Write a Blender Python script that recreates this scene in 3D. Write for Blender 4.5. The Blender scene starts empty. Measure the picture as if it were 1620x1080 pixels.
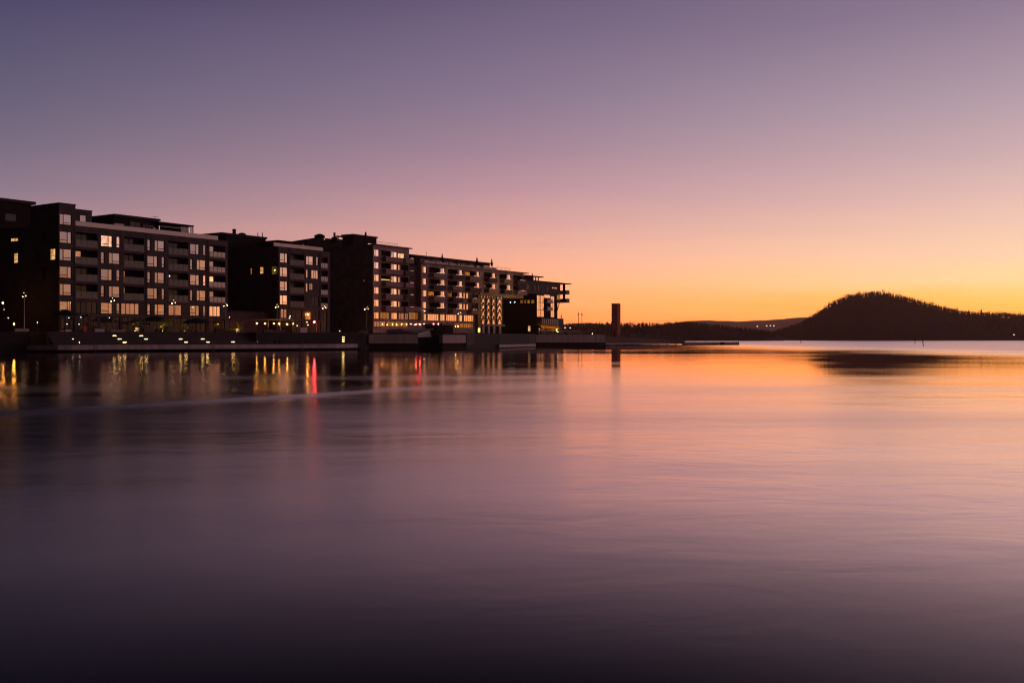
import bpy, math, random
from mathutils import Vector
R = random.Random(7)
C = bpy.context.scene.collection
F_PX, CX, HY, CAMZ = 1575.0, 810.0, 535.0, 2.3
rad = math.radians

# ------------------------------------------------------------------ helpers
def at(x, y, D):
    return Vector(((x - CX) / F_PX * D, D, CAMZ + (HY - y) / F_PX * D))
def gx(x, D):
    return ((x - CX) / F_PX * D, D)
def zat(y, D):
    return CAMZ + (HY - y) / F_PX * D

class MB:
    def __init__(self): self.v = []; self.f = []
    def quad(self, *ps):
        b = len(self.v); self.v += [tuple(p) for p in ps]; self.f.append(tuple(range(b, b + len(ps)))); return self
    def hexa(self, c):                       # 8 corners: bottom 4 then top 4
        b = len(self.v); self.v += [tuple(p) for p in c]
        for q in ((3,2,1,0),(4,5,6,7),(0,1,5,4),(1,2,6,5),(2,3,7,6),(3,0,4,7)):
            self.f.append(tuple(b + i for i in q))
        return self
    def box(self, x0, x1, y0, y1, z0, z1):
        return self.hexa([(x0,y0,z0),(x1,y0,z0),(x1,y1,z0),(x0,y1,z0),(x0,y0,z1),(x1,y0,z1),(x1,y1,z1),(x0,y1,z1)])
    def prism(self, pts, z0, z1):            # z0/z1 numbers or per-point lists
        n = len(pts); b = len(self.v)
        g = lambda z, i: z[i] if isinstance(z, (list, tuple)) else z
        self.v += [(p[0], p[1], g(z0, i)) for i, p in enumerate(pts)] + [(p[0], p[1], g(z1, i)) for i, p in enumerate(pts)]
        self.f.append(tuple(b + i for i in range(n))[::-1]); self.f.append(tuple(b + n + i for i in range(n)))
        for i in range(n):
            j = (i + 1) % n; self.f.append((b+i, b+j, b+n+j, b+n+i))
        return self
    def tube(self, p0, p1, r0, r1=None, n=8):
        p0, p1 = Vector(p0), Vector(p1); r1 = r0 if r1 is None else r1
        d = (p1 - p0).normalized(); a = d.orthogonal().normalized(); c = d.cross(a); b = len(self.v)
        for p, r in ((p0, r0), (p1, r1)):
            for i in range(n):
                t = 2*math.pi*i/n; self.v.append(tuple(p + a*math.cos(t)*r + c*math.sin(t)*r))
        for i in range(n):
            j = (i+1) % n; self.f.append((b+i, b+j, b+n+j, b+n+i))
        self.f.append(tuple(b+i for i in range(n))[::-1]); self.f.append(tuple(b+n+i for i in range(n)))
        return self
    def lathe(self, c, prof, n=12):          # prof = [(r, z)] bottom to top
        b = len(self.v)
        for r, z in prof:
            for i in range(n):
                t = 2*math.pi*i/n; self.v.append((c[0]+r*math.cos(t), c[1]+r*math.sin(t), c[2]+z))
        for k in range(len(prof)-1):
            for i in range(n):
                j = (i+1) % n; self.f.append((b+k*n+i, b+k*n+j, b+(k+1)*n+j, b+(k+1)*n+i))
        self.f.append(tuple(b+i for i in range(n))[::-1]); self.f.append(tuple(b+(len(prof)-1)*n+i for i in range(n)))
        return self
    def ball(self, c, r, n=10, sz=1.0):
        return self.lathe(c, [(max(0.01,r*math.sin(math.pi*k/6)), -r*sz*math.cos(math.pi*k/6)) for k in range(7)], n)
    def leaf(self, c, s, rnd):
        a = Vector((rnd.uniform(-1,1), rnd.uniform(-1,1), rnd.uniform(-1,1))).normalized(); b = a.orthogonal().normalized()
        k = a.cross(b); c = Vector(c); s2 = s*rnd.uniform(.6,1.3)
        return self.quad(c - b*s2, c + k*s2*.6, c + b*s2, c - k*s2*.6)
    def build(self, name, mat, parent=None, smooth=False):
        o = Vector(parent_world(parent)) if parent else Vector((0,0,0))
        me = bpy.data.meshes.new(name)
        me.from_pydata([(p[0]-o.x, p[1]-o.y, p[2]-o.z) for p in self.v], [], self.f); me.update()
        if smooth:
            for p in me.polygons: p.use_smooth = True
        ob = bpy.data.objects.new(name, me); C.objects.link(ob)
        if mat: me.materials.append(mat)
        if parent: ob.parent = parent
        return ob

def parent_world(o):
    v = Vector((0,0,0))
    while o is not None:
        v = v + Vector(o.location); o = o.parent
    return v
def tag(o, label=None, cat=None, group=None, kind=None):
    if label: o['label'] = label
    if cat: o['category'] = cat
    if group: o['group'] = group
    if kind: o['kind'] = kind
    return o
def thing(name, label, cat, loc, group=None):
    o = bpy.data.objects.new(name, None); C.objects.link(o); o.location = loc
    o.empty_display_size = .3
    return tag(o, label, cat, group)
def copy_tree(o, parent=None):
    c = o.copy(); C.objects.link(c)
    if parent: c.parent = parent
    for ch in list(o.children): copy_tree(ch, c)
    return c

# ------------------------------------------------------------------ materials
def srgb(r, g, b):
    f = lambda c: c/12.92 if c <= .04045 else ((c+.055)/1.055)**2.4
    return (f(r/255), f(g/255), f(b/255), 1)
def newmat(name):
    m = bpy.data.materials.new(name); m.use_nodes = True
    nt = m.node_tree; nt.nodes.clear(); out = nt.nodes.new('ShaderNodeOutputMaterial')
    return m, nt, out
def N(nt, t, **kw):
    n = nt.nodes.new(t)
    for k, v in kw.items():
        if k in n.inputs: n.inputs[k].default_value = v
        else: setattr(n, k, v)
    return n
def mat_plain(name, col, rough=.8, var=.25, scale=.6, metal=0.0, spec=.3, streak=False):
    m, nt, out = newmat(name)
    p = N(nt, 'ShaderNodeBsdfPrincipled'); p.inputs['Roughness'].default_value = rough; p.inputs['Metallic'].default_value = metal
    p.inputs['Specular IOR Level'].default_value = spec
    tc = N(nt, 'ShaderNodeTexCoord'); no = N(nt, 'ShaderNodeTexNoise'); no.inputs['Scale'].default_value = scale; no.inputs['Detail'].default_value = 6
    mp = N(nt, 'ShaderNodeMapping'); mp.inputs['Scale'].default_value = (2.2,2.2,.25) if streak else (1,1,1); nt.links.new(tc.outputs['Object'], mp.inputs[0]); nt.links.new(mp.outputs[0], no.inputs['Vector'])
    mx = N(nt, 'ShaderNodeMix', data_type='RGBA')
    mx.inputs[6].default_value = (*[c*(1-var) for c in col], 1); mx.inputs[7].default_value = (*[min(1,c*(1+var)) for c in col], 1)
    nt.links.new(no.outputs['Fac'], mx.inputs[0]); nt.links.new(mx.outputs[2], p.inputs['Base Color'])
    nt.links.new(p.outputs[0], out.inputs[0]); return m
def mat_brick(name, c1, c2, mortar):
    m, nt, out = newmat(name)
    p = N(nt, 'ShaderNodeBsdfPrincipled'); p.inputs['Roughness'].default_value = .75; p.inputs['Specular IOR Level'].default_value = .3
    tc = N(nt, 'ShaderNodeTexCoord'); mp = N(nt, 'ShaderNodeMapping'); mp.inputs['Rotation'].default_value = (rad(90), 0, rad(-56.4))
    # brick rows follow height: feed (along-wall, z)
    sx = N(nt, 'ShaderNodeSeparateXYZ'); nt.links.new(tc.outputs['Object'], sx.inputs[0])
    a = N(nt, 'ShaderNodeMath', operation='MULTIPLY'); a.inputs[1].default_value = .553; nt.links.new(sx.outputs[0], a.inputs[0])
    b = N(nt, 'ShaderNodeMath', operation='MULTIPLY_ADD'); b.inputs[1].default_value = .833; nt.links.new(sx.outputs[1], b.inputs[0]); nt.links.new(a.outputs[0], b.inputs[2])
    cx = N(nt, 'ShaderNodeCombineXYZ'); nt.links.new(b.outputs[0], cx.inputs[0]); nt.links.new(sx.outputs[2], cx.inputs[1])
    bk = N(nt, 'ShaderNodeTexBrick'); bk.inputs['Scale'].default_value = 1.0; bk.inputs['Brick Width'].default_value = .5; bk.inputs['Row Height'].default_value = .16
    bk.inputs['Mortar Size'].default_value = .012; bk.inputs['Color1'].default_value = (*c1,1); bk.inputs['Color2'].default_value = (*c2,1); bk.inputs['Mortar'].default_value = (*mortar,1)
    nt.links.new(cx.outputs[0], bk.inputs['Vector'])
    no = N(nt, 'ShaderNodeTexNoise'); no.inputs['Scale'].default_value = .5; no.inputs['Detail'].default_value = 8; no.inputs['Roughness'].default_value = .65; nt.links.new(tc.outputs['Object'], no.inputs['Vector'])
    mr = N(nt, 'ShaderNodeMapRange'); mr.inputs[1].default_value = .3; mr.inputs[2].default_value = .7; mr.inputs[3].default_value = .5; mr.inputs[4].default_value = 1.5; nt.links.new(no.outputs['Fac'], mr.inputs[0])
    mu = N(nt, 'ShaderNodeVectorMath', operation='SCALE'); nt.links.new(bk.outputs['Color'], mu.inputs[0]); nt.links.new(mr.outputs[0], mu.inputs['Scale'])
    nt.links.new(mu.outputs[0], p.inputs['Base Color']); nt.links.new(p.outputs[0], out.inputs[0]); return m
def mat_emit(name, col, s):
    m, nt, out = newmat(name)
    e = N(nt, 'ShaderNodeEmission'); e.inputs[0].default_value = (*col, 1); e.inputs[1].default_value = s
    nt.links.new(e.outputs[0], out.inputs[0]); return m
def mat_glass(name, refl=.62, emit=None, es=0.0, tint=(1,1,1), rough=.03, stripes=False):
    """coated window glass: strong mirror coat over a dark (or lamp-lit) room"""
    m, nt, out = newmat(name)
    g = N(nt, 'ShaderNodeBsdfGlossy'); g.inputs['Color'].default_value = (*tint,1); g.inputs['Roughness'].default_value = rough
    d = N(nt, 'ShaderNodeBsdfPrincipled'); d.inputs['Roughness'].default_value = .6; d.inputs['Specular IOR Level'].default_value = .08
    geo = N(nt, 'ShaderNodeNewGeometry')
    ramp = N(nt, 'ShaderNodeMapRange'); ramp.inputs[3].default_value = refl*.68; ramp.inputs[4].default_value = min(.95, refl*1.2)
    nt.links.new(geo.outputs['Random Per Island'], ramp.inputs[0])
    tc = N(nt, 'ShaderNodeTexCoord'); no = N(nt, 'ShaderNodeTexNoise'); no.inputs['Scale'].default_value = .9; no.inputs['Detail'].default_value = 3
    nt.links.new(tc.outputs['Object'], no.inputs['Vector'])
    bp = N(nt, 'ShaderNodeBump'); bp.inputs['Strength'].default_value = .03; bp.inputs['Distance'].default_value = .3
    nt.links.new(no.outputs['Fac'], bp.inputs['Height']); nt.links.new(bp.outputs[0], g.inputs['Normal'])
    d.inputs['Base Color'].default_value = (.012,.011,.013,1)
    if emit:
        col = N(nt, 'ShaderNodeMix', data_type='RGBA'); col.inputs[6].default_value = (emit[0]*.45, emit[1]*.33, emit[2]*.3, 1); col.inputs[7].default_value = (*emit,1)
        if stripes:
            w = N(nt, 'ShaderNodeTexNoise'); w.inputs['Scale'].default_value = 1.0; w.inputs['Detail'].default_value = 4
            mp = N(nt, 'ShaderNodeMapping'); mp.inputs['Scale'].default_value = (2.2, 2.2, .12); nt.links.new(tc.outputs['Object'], mp.inputs[0]); nt.links.new(mp.outputs[0], w.inputs['Vector'])
            mr = N(nt, 'ShaderNodeMapRange'); mr.inputs[1].default_value = .38; mr.inputs[2].default_value = .62; nt.links.new(w.outputs['Fac'], mr.inputs[0]); nt.links.new(mr.outputs[0], col.inputs[0])
        else:
            n2 = N(nt, 'ShaderNodeTexNoise'); n2.inputs['Scale'].default_value = 1.3; n2.inputs['Detail'].default_value = 2; nt.links.new(tc.outputs['Object'], n2.inputs['Vector'])
            mr = N(nt, 'ShaderNodeMapRange'); mr.inputs[1].default_value = .35; mr.inputs[2].default_value = .65; nt.links.new(n2.outputs['Fac'], mr.inputs[0]); nt.links.new(mr.outputs[0], col.inputs[0])
        nt.links.new(col.outputs[2], d.inputs['Emission Color']); d.inputs['Emission Strength'].default_value = es
    mx = N(nt, 'ShaderNodeMixShader'); nt.links.new(ramp.outputs[0], mx.inputs[0]); nt.links.new(d.outputs[0], mx.inputs[1]); nt.links.new(g.outputs[0], mx.inputs[2])
    nt.links.new(mx.outputs[0], out.inputs[0]); return m
def mat_leaf(name, c1, c2, scale=.4):
    m, nt, out = newmat(name)
    p = N(nt, 'ShaderNodeBsdfPrincipled'); p.inputs['Roughness'].default_value = .9; p.inputs['Specular IOR Level'].default_value = .1
    geo = N(nt, 'ShaderNodeNewGeometry')
    mx = N(nt, 'ShaderNodeMix', data_type='RGBA'); mx.inputs[6].default_value = (*c1,1); mx.inputs[7].default_value = (*c2,1)
    nt.links.new(geo.outputs['Random Per Island'], mx.inputs[0]); nt.links.new(mx.outputs[2], p.inputs['Base Color'])
    nt.links.new(p.outputs[0], out.inputs[0]); return m
def mat_clear(name, col, fac, rough=.15):
    m, nt, out = newmat(name)
    t = N(nt, 'ShaderNodeBsdfTransparent'); t.inputs[0].default_value = (.8,.8,.82,1)
    g = N(nt, 'ShaderNodeBsdfGlossy'); g.inputs[0].default_value = (*col,1); g.inputs['Roughness'].default_value = rough
    mx = N(nt, 'ShaderNodeMixShader'); mx.inputs[0].default_value = fac
    nt.links.new(t.outputs[0], mx.inputs[1]); nt.links.new(g.outputs[0], mx.inputs[2]); nt.links.new(mx.outputs[0], out.inputs[0]); return m

M = {}
M['brick'] = mat_brick('dark_brick', (.052,.038,.04), (.072,.052,.052), (.045,.036,.038))
M['brick_red'] = mat_brick('red_brown_brick', (.07,.03,.028), (.09,.04,.035), (.05,.03,.03))
M['brick_warm'] = mat_brick('brown_brick', (.30,.205,.18), (.38,.255,.22), (.2,.15,.13))
M['black'] = mat_plain('black_cladding_and_shade', (.011,.009,.011), .85, .3, .8, 0, .1)
M['frame'] = mat_plain('dark_window_frame', (.022,.018,.018), .6)
M['roof'] = mat_plain('roof_felt', (.03,.028,.03), .9)
M['conc'] = mat_plain('pale_concrete', (.46,.38,.36), .85, .55, .5, streak=True)
M['conc_p'] = mat_plain('bright_concrete', (.62,.47,.42), .85, .5, .5, streak=True)
M['conc_d'] = mat_plain('dark_wet_concrete', (.07,.052,.052), .8, .35, .4)
M['paving'] = mat_plain('paving', (.04,.033,.034), .85, .3, .8)
M['wood'] = mat_plain('weathered_timber', (.16,.115,.095), .8, .3, 1.2)
M['corten'] = mat_plain('rust_brown_cladding', (.40,.075,.04), .75, .25, .7)
M['corten_lit'] = mat_plain('lit_face_timber', (.62,.33,.21), .7, .2, 1.0)
M['metal'] = mat_plain('grey_metal', (.22,.2,.2), .45, .15, 2, .7)
M['dmetal'] = mat_plain('dark_metal', (.04,.035,.035), .5, .2, 2, .6)
M['white'] = mat_plain('white_paint', (.62,.58,.56), .6, .08)
M['pale'] = mat_plain('pale_panel', (.5,.44,.42), .45, .1)
M['mesh_grey'] = mat_plain('grey_netting', (.2,.19,.2), .8, .45, 3)
M['slab'] = mat_plain('balcony_concrete', (.26,.19,.18), .8, .2)
M['fabric_d'] = mat_plain('black_canvas', (.012,.012,.014), .9)
M['fabric_r'] = mat_plain('red_canvas', (.5,.03,.03), .8)
for k_, r_ in ((1,.16),(2,.27),(3,.56)):
    M['glass%d' % k_] = mat_glass('window_glass_%s' % ('clear','coated','mirror_coated')[k_-1], r_)
    M['glass_w%d' % k_] = mat_glass('warm_room_glass_%s' % ('clear','coated','mirror_coated')[k_-1], r_*.9, (1.0,.42,.16), (.22,.26,.34)[k_-1])
M['glass'] = M['glass3']; M['glass_w'] = M['glass_w3']
M['glass_c'] = mat_glass('curtained_lit_glass', .34, (1.0,.40,.13), .72, stripes=True)
M['glass_lit'] = mat_glass('lamp_lit_window', .25, (1.0,.56,.2), 1.25)
M['glass_or'] = mat_glass('orange_lit_window', .1, (1.0,.33,.03), .62)
M['glass_ol'] = mat_glass('dim_olive_window', .12, (.5,.36,.05), .25)
M['glass_dim'] = mat_glass('dim_brown_window', .16, (.55,.2,.1), .2)
M['glass_d'] = mat_glass('dark_shop_glass', .012)
M['glass_gold'] = mat_glass('golden_bar_window', .06, (1.0,.38,.06), .30, stripes=True)
M['rail_glass'] = mat_glass('smoked_rail_glass', .03, tint=(.8,.9,1.0), rough=.2)
M['rail_pale'] = mat_glass('frosted_rail_glass', .15, tint=(.85,.8,.78), rough=.3)
M['leaf'] = mat_leaf('dark_leaves', (.03,.035,.015), (.06,.065,.025))
M['leaf_y'] = mat_leaf('garden_leaves', (.10,.13,.03), (.26,.24,.05))
M['pine'] = mat_leaf('forest_leaves', (.03,.032,.018), (.055,.045,.024))
M['bark'] = mat_plain('bark', (.05,.036,.028), .9)
M['lampw'] = mat_emit('warm_white_lamp', (1.0,.68,.33), 24)
M['lampc'] = mat_emit('cool_white_lamp', (.9,.95,1.0), 6)
M['bulb'] = mat_emit('amber_bulb', (1.0,.40,.06), 220)
M['step_l'] = mat_emit('step_light', (1.0,.66,.2), 24)
M['red_l'] = mat_emit('red_lamp', (1.0,.04,.05), 340)
M['far_l'] = mat_emit('far_lamp', (1.0,.62,.5), 2.2)

# ------------------------------------------------------------------ facade line frame
K = 177.2 * 1754.0
def Pline(x):
    D = K / (1857.0 - x); return Vector(((x - CX)/F_PX*D, D, 0))
P0 = Pline(93); DIR = (Pline(800) - P0).normalized(); NRM = Vector((DIR.y, -DIR.x, 0))
def sx(x): return (Pline(x) - P0).dot(DIR)
def Fp(s, o, z): return P0 + DIR*s + NRM*o + Vector((0,0,z))
def fbox(mb, s0, s1, o0, o1, z0, z1):
    return mb.hexa([Fp(s0,o1,z0),Fp(s1,o1,z0),Fp(s1,o0,z0),Fp(s0,o0,z0),Fp(s0,o1,z1),Fp(s1,o1,z1),Fp(s1,o0,z1),Fp(s0,o0,z1)])
def zl(y, x, setback=0):
    """height of picture row y on the facade line at column x (set back behind it)"""
    return zat(y, K/(1857.0 - x) + setback*.55)
def s_at(x, o):
    """s of the point on the line parallel to the facade, o metres in front (o<0 behind), seen at column x"""
    q = (x - CX)/F_PX; B = P0 + NRM*o
    return (q*B.y - B.x) / (DIR.x - q*DIR.y)
def k_at(x, s):
    """metres behind the facade along the side wall that starts at s, seen at column x"""
    q = (x - CX)/F_PX; B = P0 + DIR*s
    return (B.x - q*B.y) / (NRM.x - q*NRM.y)
ZG = 3.4
def rowz(r): return 24.4 - 3.1*r

def glow(x, D, L, parent, dx=0.0):
    """a small upward facing spot lamp standing on the paving"""
    q = gx(x, D); q = (q[0]+dx, q[1])
    m = MB(); m.lathe((q[0],q[1],ZG), [(.13,0),(.17,.1),(.17,.16)], 10); h_ = m.build('spot_lamp', M['dmetal'], parent)
    m = MB(); m.quad(*[(q[0]+.14*math.cos(.628*i),q[1]+.14*math.sin(.628*i),ZG+.164) for i in range(10)]); m.build('lens', mat_emit('spot_glow', (1.0,.6,.2), L), h_)
class Bld:
    def __init__(self, name, label, x0, x1, depth, ztop, mat, z0=ZG-.4):
        self.s0, self.s1, self.dep, self.zt, self.z0, self.mat = sx(x0), sx(x1), depth, ztop, z0, mat
        self.root = thing(name, label, 'apartment building', Fp((self.s0+self.s1)/2, -depth/2, ZG))
        self.holes = []; self.cut = None; self.gk = 3
    def _frame(self, a, b, z0, z1, o, splits, trans, mat, bw=None, fm=None):
        bw = bw or (.05 if self.gk == 3 else .08); hm_ = .022 if self.gk == 3 else .05
        fr = MB(); pn = MB(); d0, d1 = o-.1, o
        fbox(fr, a, b, d0, d1, z0, z0+bw); fbox(fr, a, b, d0, d1, z1-bw, z1)
        fbox(fr, a, a+bw, d0, d1, z0+bw, z1-bw); fbox(fr, b-bw, b, d0, d1, z0+bw, z1-bw)
        xs = [a+bw] + [a+(b-a)*t for t in splits] + [b-bw]
        if mat in (M['glass'], M['glass_w']): mat = M[('glass%d' if mat is M['glass'] else 'glass_w%d') % self.gk]
        for t in splits: fbox(fr, a+(b-a)*t-hm_, a+(b-a)*t+hm_, d0, d1+.002, z0+bw, z1-bw)
        for i in range(len(xs)-1):
            p, q = xs[i] + (hm_ if i else 0), xs[i+1] - (hm_ if i < len(xs)-2 else 0)
            zs = [(z0+bw, z1-bw)]
            if trans and i in trans:
                zt = z0 + (z1-z0)*.26; fbox(fr, p, q, d0, d1-.002, zt-.05, zt+.05); zs = [(z0+bw, zt-.05), (zt+.05, z1-bw)]
            for (u, v) in zs:
                j = [R.uniform(-.012,.012) for _ in range(3)]
                oo = o - .055
                c = [Fp(p,oo+j[0],u),Fp(q,oo+j[1],u),Fp(q,oo-.02+j[1],u),Fp(p,oo-.02+j[0],u),
                     Fp(p,oo+j[0]+j[2],v),Fp(q,oo+j[1]+j[2],v),Fp(q,oo-.02+j[1]+j[2],v),Fp(p,oo-.02+j[0]+j[2],v)]
                pn.hexa(c)
        f = fr.build('window', fm or M['frame'], self.root); pn.build('pane', mat, f); return f
    def win(self, x0, x1, zt, zb, mat='glass', splits=(), trans=(), o=-.12):
        a, b = sx(x0), sx(x1); self.holes.append((a, b, zb, zt, .3, False))
        return self._frame(a, b, zb, zt, o, splits, trans, M[mat])
    def big(self, x0, x1, r, left, mat='glass', h=2.08):
        zt = rowz(r); return self.win(x0, x1, zt, zt-h, mat, (.32,) if left else (.66,), (1,) if left else (0,))
    def slim(self, x0, x1, r, mat='glass', h=2.08):
        zt = rowz(r); return self.win(x0, x1, zt, zt-h, mat, (), (0,))
    def loggia(self, x0, x1, r, rail='rail_glass', depth=1.8, zt=None, door=None, parapet=None, h=2.35):
        a, b = sx(x0), sx(x1); zt = rowz(r)+.12 if zt is None else zt; zb = zt-h
        self.holes.append((a, b, zb, zt, depth, True))
        m = MB(); fbox(m, a-.02, b+.02, -.1, .06, zb-.28, zb-.002); bal = m.build('balcony', M['slab'], self.root)
        g = MB(); fbox(g, a+.05, b-.05, -.03, .0, zb, zb+1.0); g.build('railing', M[rail], bal)
        t = MB(); fbox(t, a, b, -.05, .03, zb+1.0, zb+1.05)
        for i in range(1, 4): fbox(t, a+(b-a)*i/4-.02, a+(b-a)*i/4+.02, .002, .03, zb, zb+1.0)
        t.build('handrail', M['dmetal'], bal)
        # sliding door at the back of the loggia
        w = (b-a)
        if door: u0, u1, dm = sx(door[0]), sx(door[1]), door[2]
        else: u0, u1, dm = a+w*.1, a+w*.9, 'glass_d'
        u0, u1 = max(u0, a+.1), min(u1, b-.1)
        self._frame(u0, u1, zb+.02, zt-.12, -depth+.12, (.5,) if (u1-u0) > 1.6 else (), (), M[dm])
    def project(self, x0, x1, r, dots=None, mat='slab', out=1.2, zt=None):
        """projecting balcony with a solid front"""
        a, b = sx(x0), sx(x1); zb = (rowz(r) if zt is None else zt) - 2.35
        m = MB(); fbox(m, a, b, .002, out, zb-.2, zb); fbox(m, a, b, out-.08, out, zb, zb+1.0); fbox(m, a, a+.08, .002, out-.08, zb, zb+1.0); fbox(m, b-.08, b, .002, out-.08, zb, zb+1.0)
        bal = m.build('balcony', M[mat], self.root)
        if dots:
            d = MB(); u, v = sx(dots[0]), sx(dots[1]); n = max(3, int((v-u)/.55))
            for i in range(n):
                w = (v-u)/n; q = u+w*i
                fbox(d, q+.1, q+w-.12, out-.05, out+.04, zb+1.003, zb+1.13+R.uniform(-.04,.1))
            d.build('rail_pane', M['glass3'], bal)
    def sidewin(self, x0, x1, y0, y1, mat, split=False):
        ka, kb = k_at(x1, self.s0), k_at(x0, self.s0); D = (P0+DIR*self.s0-NRM*ka).y
        z1, z0 = zat(y0, D), zat(y1, D)
        def bx(m, k0, k1, o0, o1, u, v):
            s_a, s_b = self.s0-o1, self.s0-o0
            fbox(m, s_a, s_b, -k1, -k0, u, v)
        fr = MB(); w = .07
        bx(fr, ka, kb, .003, .05, z0, z0+w); bx(fr, ka, kb, .003, .05, z1-w, z1); bx(fr, ka, ka+w, .003, .05, z0+w, z1-w); bx(fr, kb-w, kb, .003, .05, z0+w, z1-w)
        if split: bx(fr, ka+w, kb-w, .003, .048, z0+(z1-z0)*.36, z0+(z1-z0)*.36+w)
        f = fr.build('window', M['frame'], self.root)
        pn = MB(); bx(pn, ka+w, kb-w, .003, .02, z0+w, z1-w); pn.build('pane', M[mat], f)
    def trims(self, pipes, joints, jm='slab'):
        for x in pipes:
            m = MB(); q = sx(x); m.tube(Fp(q,.09,ZG), Fp(q,.09,self.zt-.2), .06, n=6); m.build('downpipe', M['dmetal'], self.root)
        for (x0, x1, z) in joints:
            m = MB(); fbox(m, sx(x0), sx(x1), .002, .05, z-.07, z+.07); m.build('string_course', M[jm], self.root)
    def finish(self, wall_mat=None):
        m = MB(); s0, s1, z0, z1, dep = self.s0, self.s1, self.z0, self.zt, self.dep
        us = sorted(set([s0, s1] + [h[0] for h in self.holes] + [h[1] for h in self.holes])); vs = sorted(set([z0, z1] + [h[2] for h in self.holes] + [h[3] for h in self.holes]))
        if self.cut: us = sorted(set(us+[self.cut[0]])); vs = sorted(set(vs+[self.cut[1]]))
        us = [u for u in us if s0-1e-6 <= u <= s1+1e-6]; vs = [v for v in vs if z0-1e-6 <= v <= z1+1e-6]
        for j in range(len(vs)-1):
            if vs[j+1]-vs[j] < 1e-5: continue
            run = None
            for i in range(len(us)):
                solid = False
                if i < len(us)-1:
                    cu, cv = (us[i]+us[i+1])/2, (vs[j]+vs[j+1])/2
                    solid = not (self.cut and cu > self.cut[0] and cv < self.cut[1]) and not any(h[0] < cu < h[1] and h[2] < cv < h[3] for h in self.holes)
                if solid and run is None: run = us[i]
                if not solid and run is not None:
                    m.quad(Fp(run,0,vs[j]),Fp(us[i],0,vs[j]),Fp(us[i],0,vs[j+1]),Fp(run,0,vs[j+1])); run = None
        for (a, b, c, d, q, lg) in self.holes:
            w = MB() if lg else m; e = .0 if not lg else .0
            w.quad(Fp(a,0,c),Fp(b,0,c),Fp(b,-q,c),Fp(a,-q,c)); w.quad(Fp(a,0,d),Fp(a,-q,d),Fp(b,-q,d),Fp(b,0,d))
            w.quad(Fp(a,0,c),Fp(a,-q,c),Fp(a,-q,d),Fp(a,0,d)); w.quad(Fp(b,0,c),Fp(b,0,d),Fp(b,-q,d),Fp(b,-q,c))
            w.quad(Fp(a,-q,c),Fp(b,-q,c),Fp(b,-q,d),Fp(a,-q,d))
            if lg: w.build('loggia', M['black'], self.root)  # inner faces coloured black: the recess shade is put into the colour
        m.quad(Fp(s0,0,z0),Fp(s0,0,z1),Fp(s0,-dep,z1),Fp(s0,-dep,z0)); zc = self.cut[1] if self.cut else z0
        m.quad(Fp(s1,0,zc),Fp(s1,-dep,zc),Fp(s1,-dep,z1),Fp(s1,0,z1))
        if self.cut:
            sc_ = self.cut[0]; m.quad(Fp(sc_,0,z0),Fp(sc_,-dep,z0),Fp(sc_,-dep,zc),Fp(sc_,0,zc)); m.quad(Fp(sc_,0,zc),Fp(sc_,-dep,zc),Fp(s1,-dep,zc),Fp(s1,0,zc))
            m.quad(Fp(s0,-dep,z0),Fp(s0,-dep,zc),Fp(sc_,-dep,zc),Fp(sc_,-dep,z0))
        m.quad(Fp(s0,-dep,zc),Fp(s0,-dep,z1),Fp(s1,-dep,z1),Fp(s1,-dep,zc)); m.quad(Fp(s0,0,z1),Fp(s1,0,z1),Fp(s1,-dep,z1),Fp(s0,-dep,z1))
        m.build('wall', wall_mat or self.mat, self.root)
    def part(self, name, mat, boxes, parent=None):
        m = MB()
        for b in boxes: fbox(m, *b)
        return m.build(name, M[mat] if isinstance(mat, str) else mat, parent or self.root)

# ================================================================== building 1 (left, six storeys with a taller corner)
b = Bld('apartment_building', 'dark brick apartment building at far left with a taller corner and pink reflecting windows', 93, 360.5, 34, 22.55, M['brick']); b.gk = 1
for r in range(0, 6):
    if r == 0: continue
    b.big(94.6, 113.6, r, r % 2 == 0, 'glass_w' if r == 5 else 'glass')
b.sidewin(80, 88, 393, 411, 'glass_lit', True); b.sidewin(17.5, 29, 376, 381.5, 'glass_lit'); b.sidewin(22.5, 29, 400, 416, 'glass_lit', True)
b.sidewin(67, 72, 366, 386, 'glass_d', True); b.sidewin(80, 88, 339, 356, 'glass_d', True); b.sidewin(67, 72, 421, 441, 'glass_d', True); b.sidewin(56.5, 60, 341, 354, 'glass_d'); b.sidewin(56.5, 60, 397, 410, 'glass_d')
for r in range(1, 5):
    b.loggia(119.5, 154.6, r, door=(124.5, 137, 'glass_or') if r == 2 else None)
    b.loggia(196, 228, r, door=(203, 206.5, 'glass_or') if r == 3 else ((203, 206.5, 'glass_ol') if r == 4 else None))
    b.loggia(266.5, 298, r)
    b.loggia(331.5, 356.5, r, rail='rail_pale', door=(336, 343.6, 'glass_lit' if r == 3 else 'glass'), depth=1.2)
for r in range(1, 6):
    od = r % 2 == 1
    m1 = 'glass_lit' if r == 1 else ('glass_w' if r == 5 else 'glass')
    if od:
        b.big(160, 178, r, False, m1); b.slim(184.6, 190.2, r, 'glass_c' if r == 1 else 'glass')
        b.slim(233.4, 238.6, r, 'glass_w' if r == 5 else 'glass'); b.big(245, 260.6, r, True, 'glass_w' if r == 5 else 'glass')
        b.big(301, 315.6, r, False, 'glass_w' if r >= 3 else 'glass'); b.slim(321.6, 326.2, r, 'glass_c' if r == 3 else 'glass')
    else:
        b.slim(160, 165.6, r); b.big(172.6, 190.2, r, True)
        b.big(233.4, 249.6, r, False); b.slim(256, 260.8, r)
        b.slim(301, 305.4, r); b.big(311.6, 325.8, r, True, 'glass_w')
zr5 = rowz(5)
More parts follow.
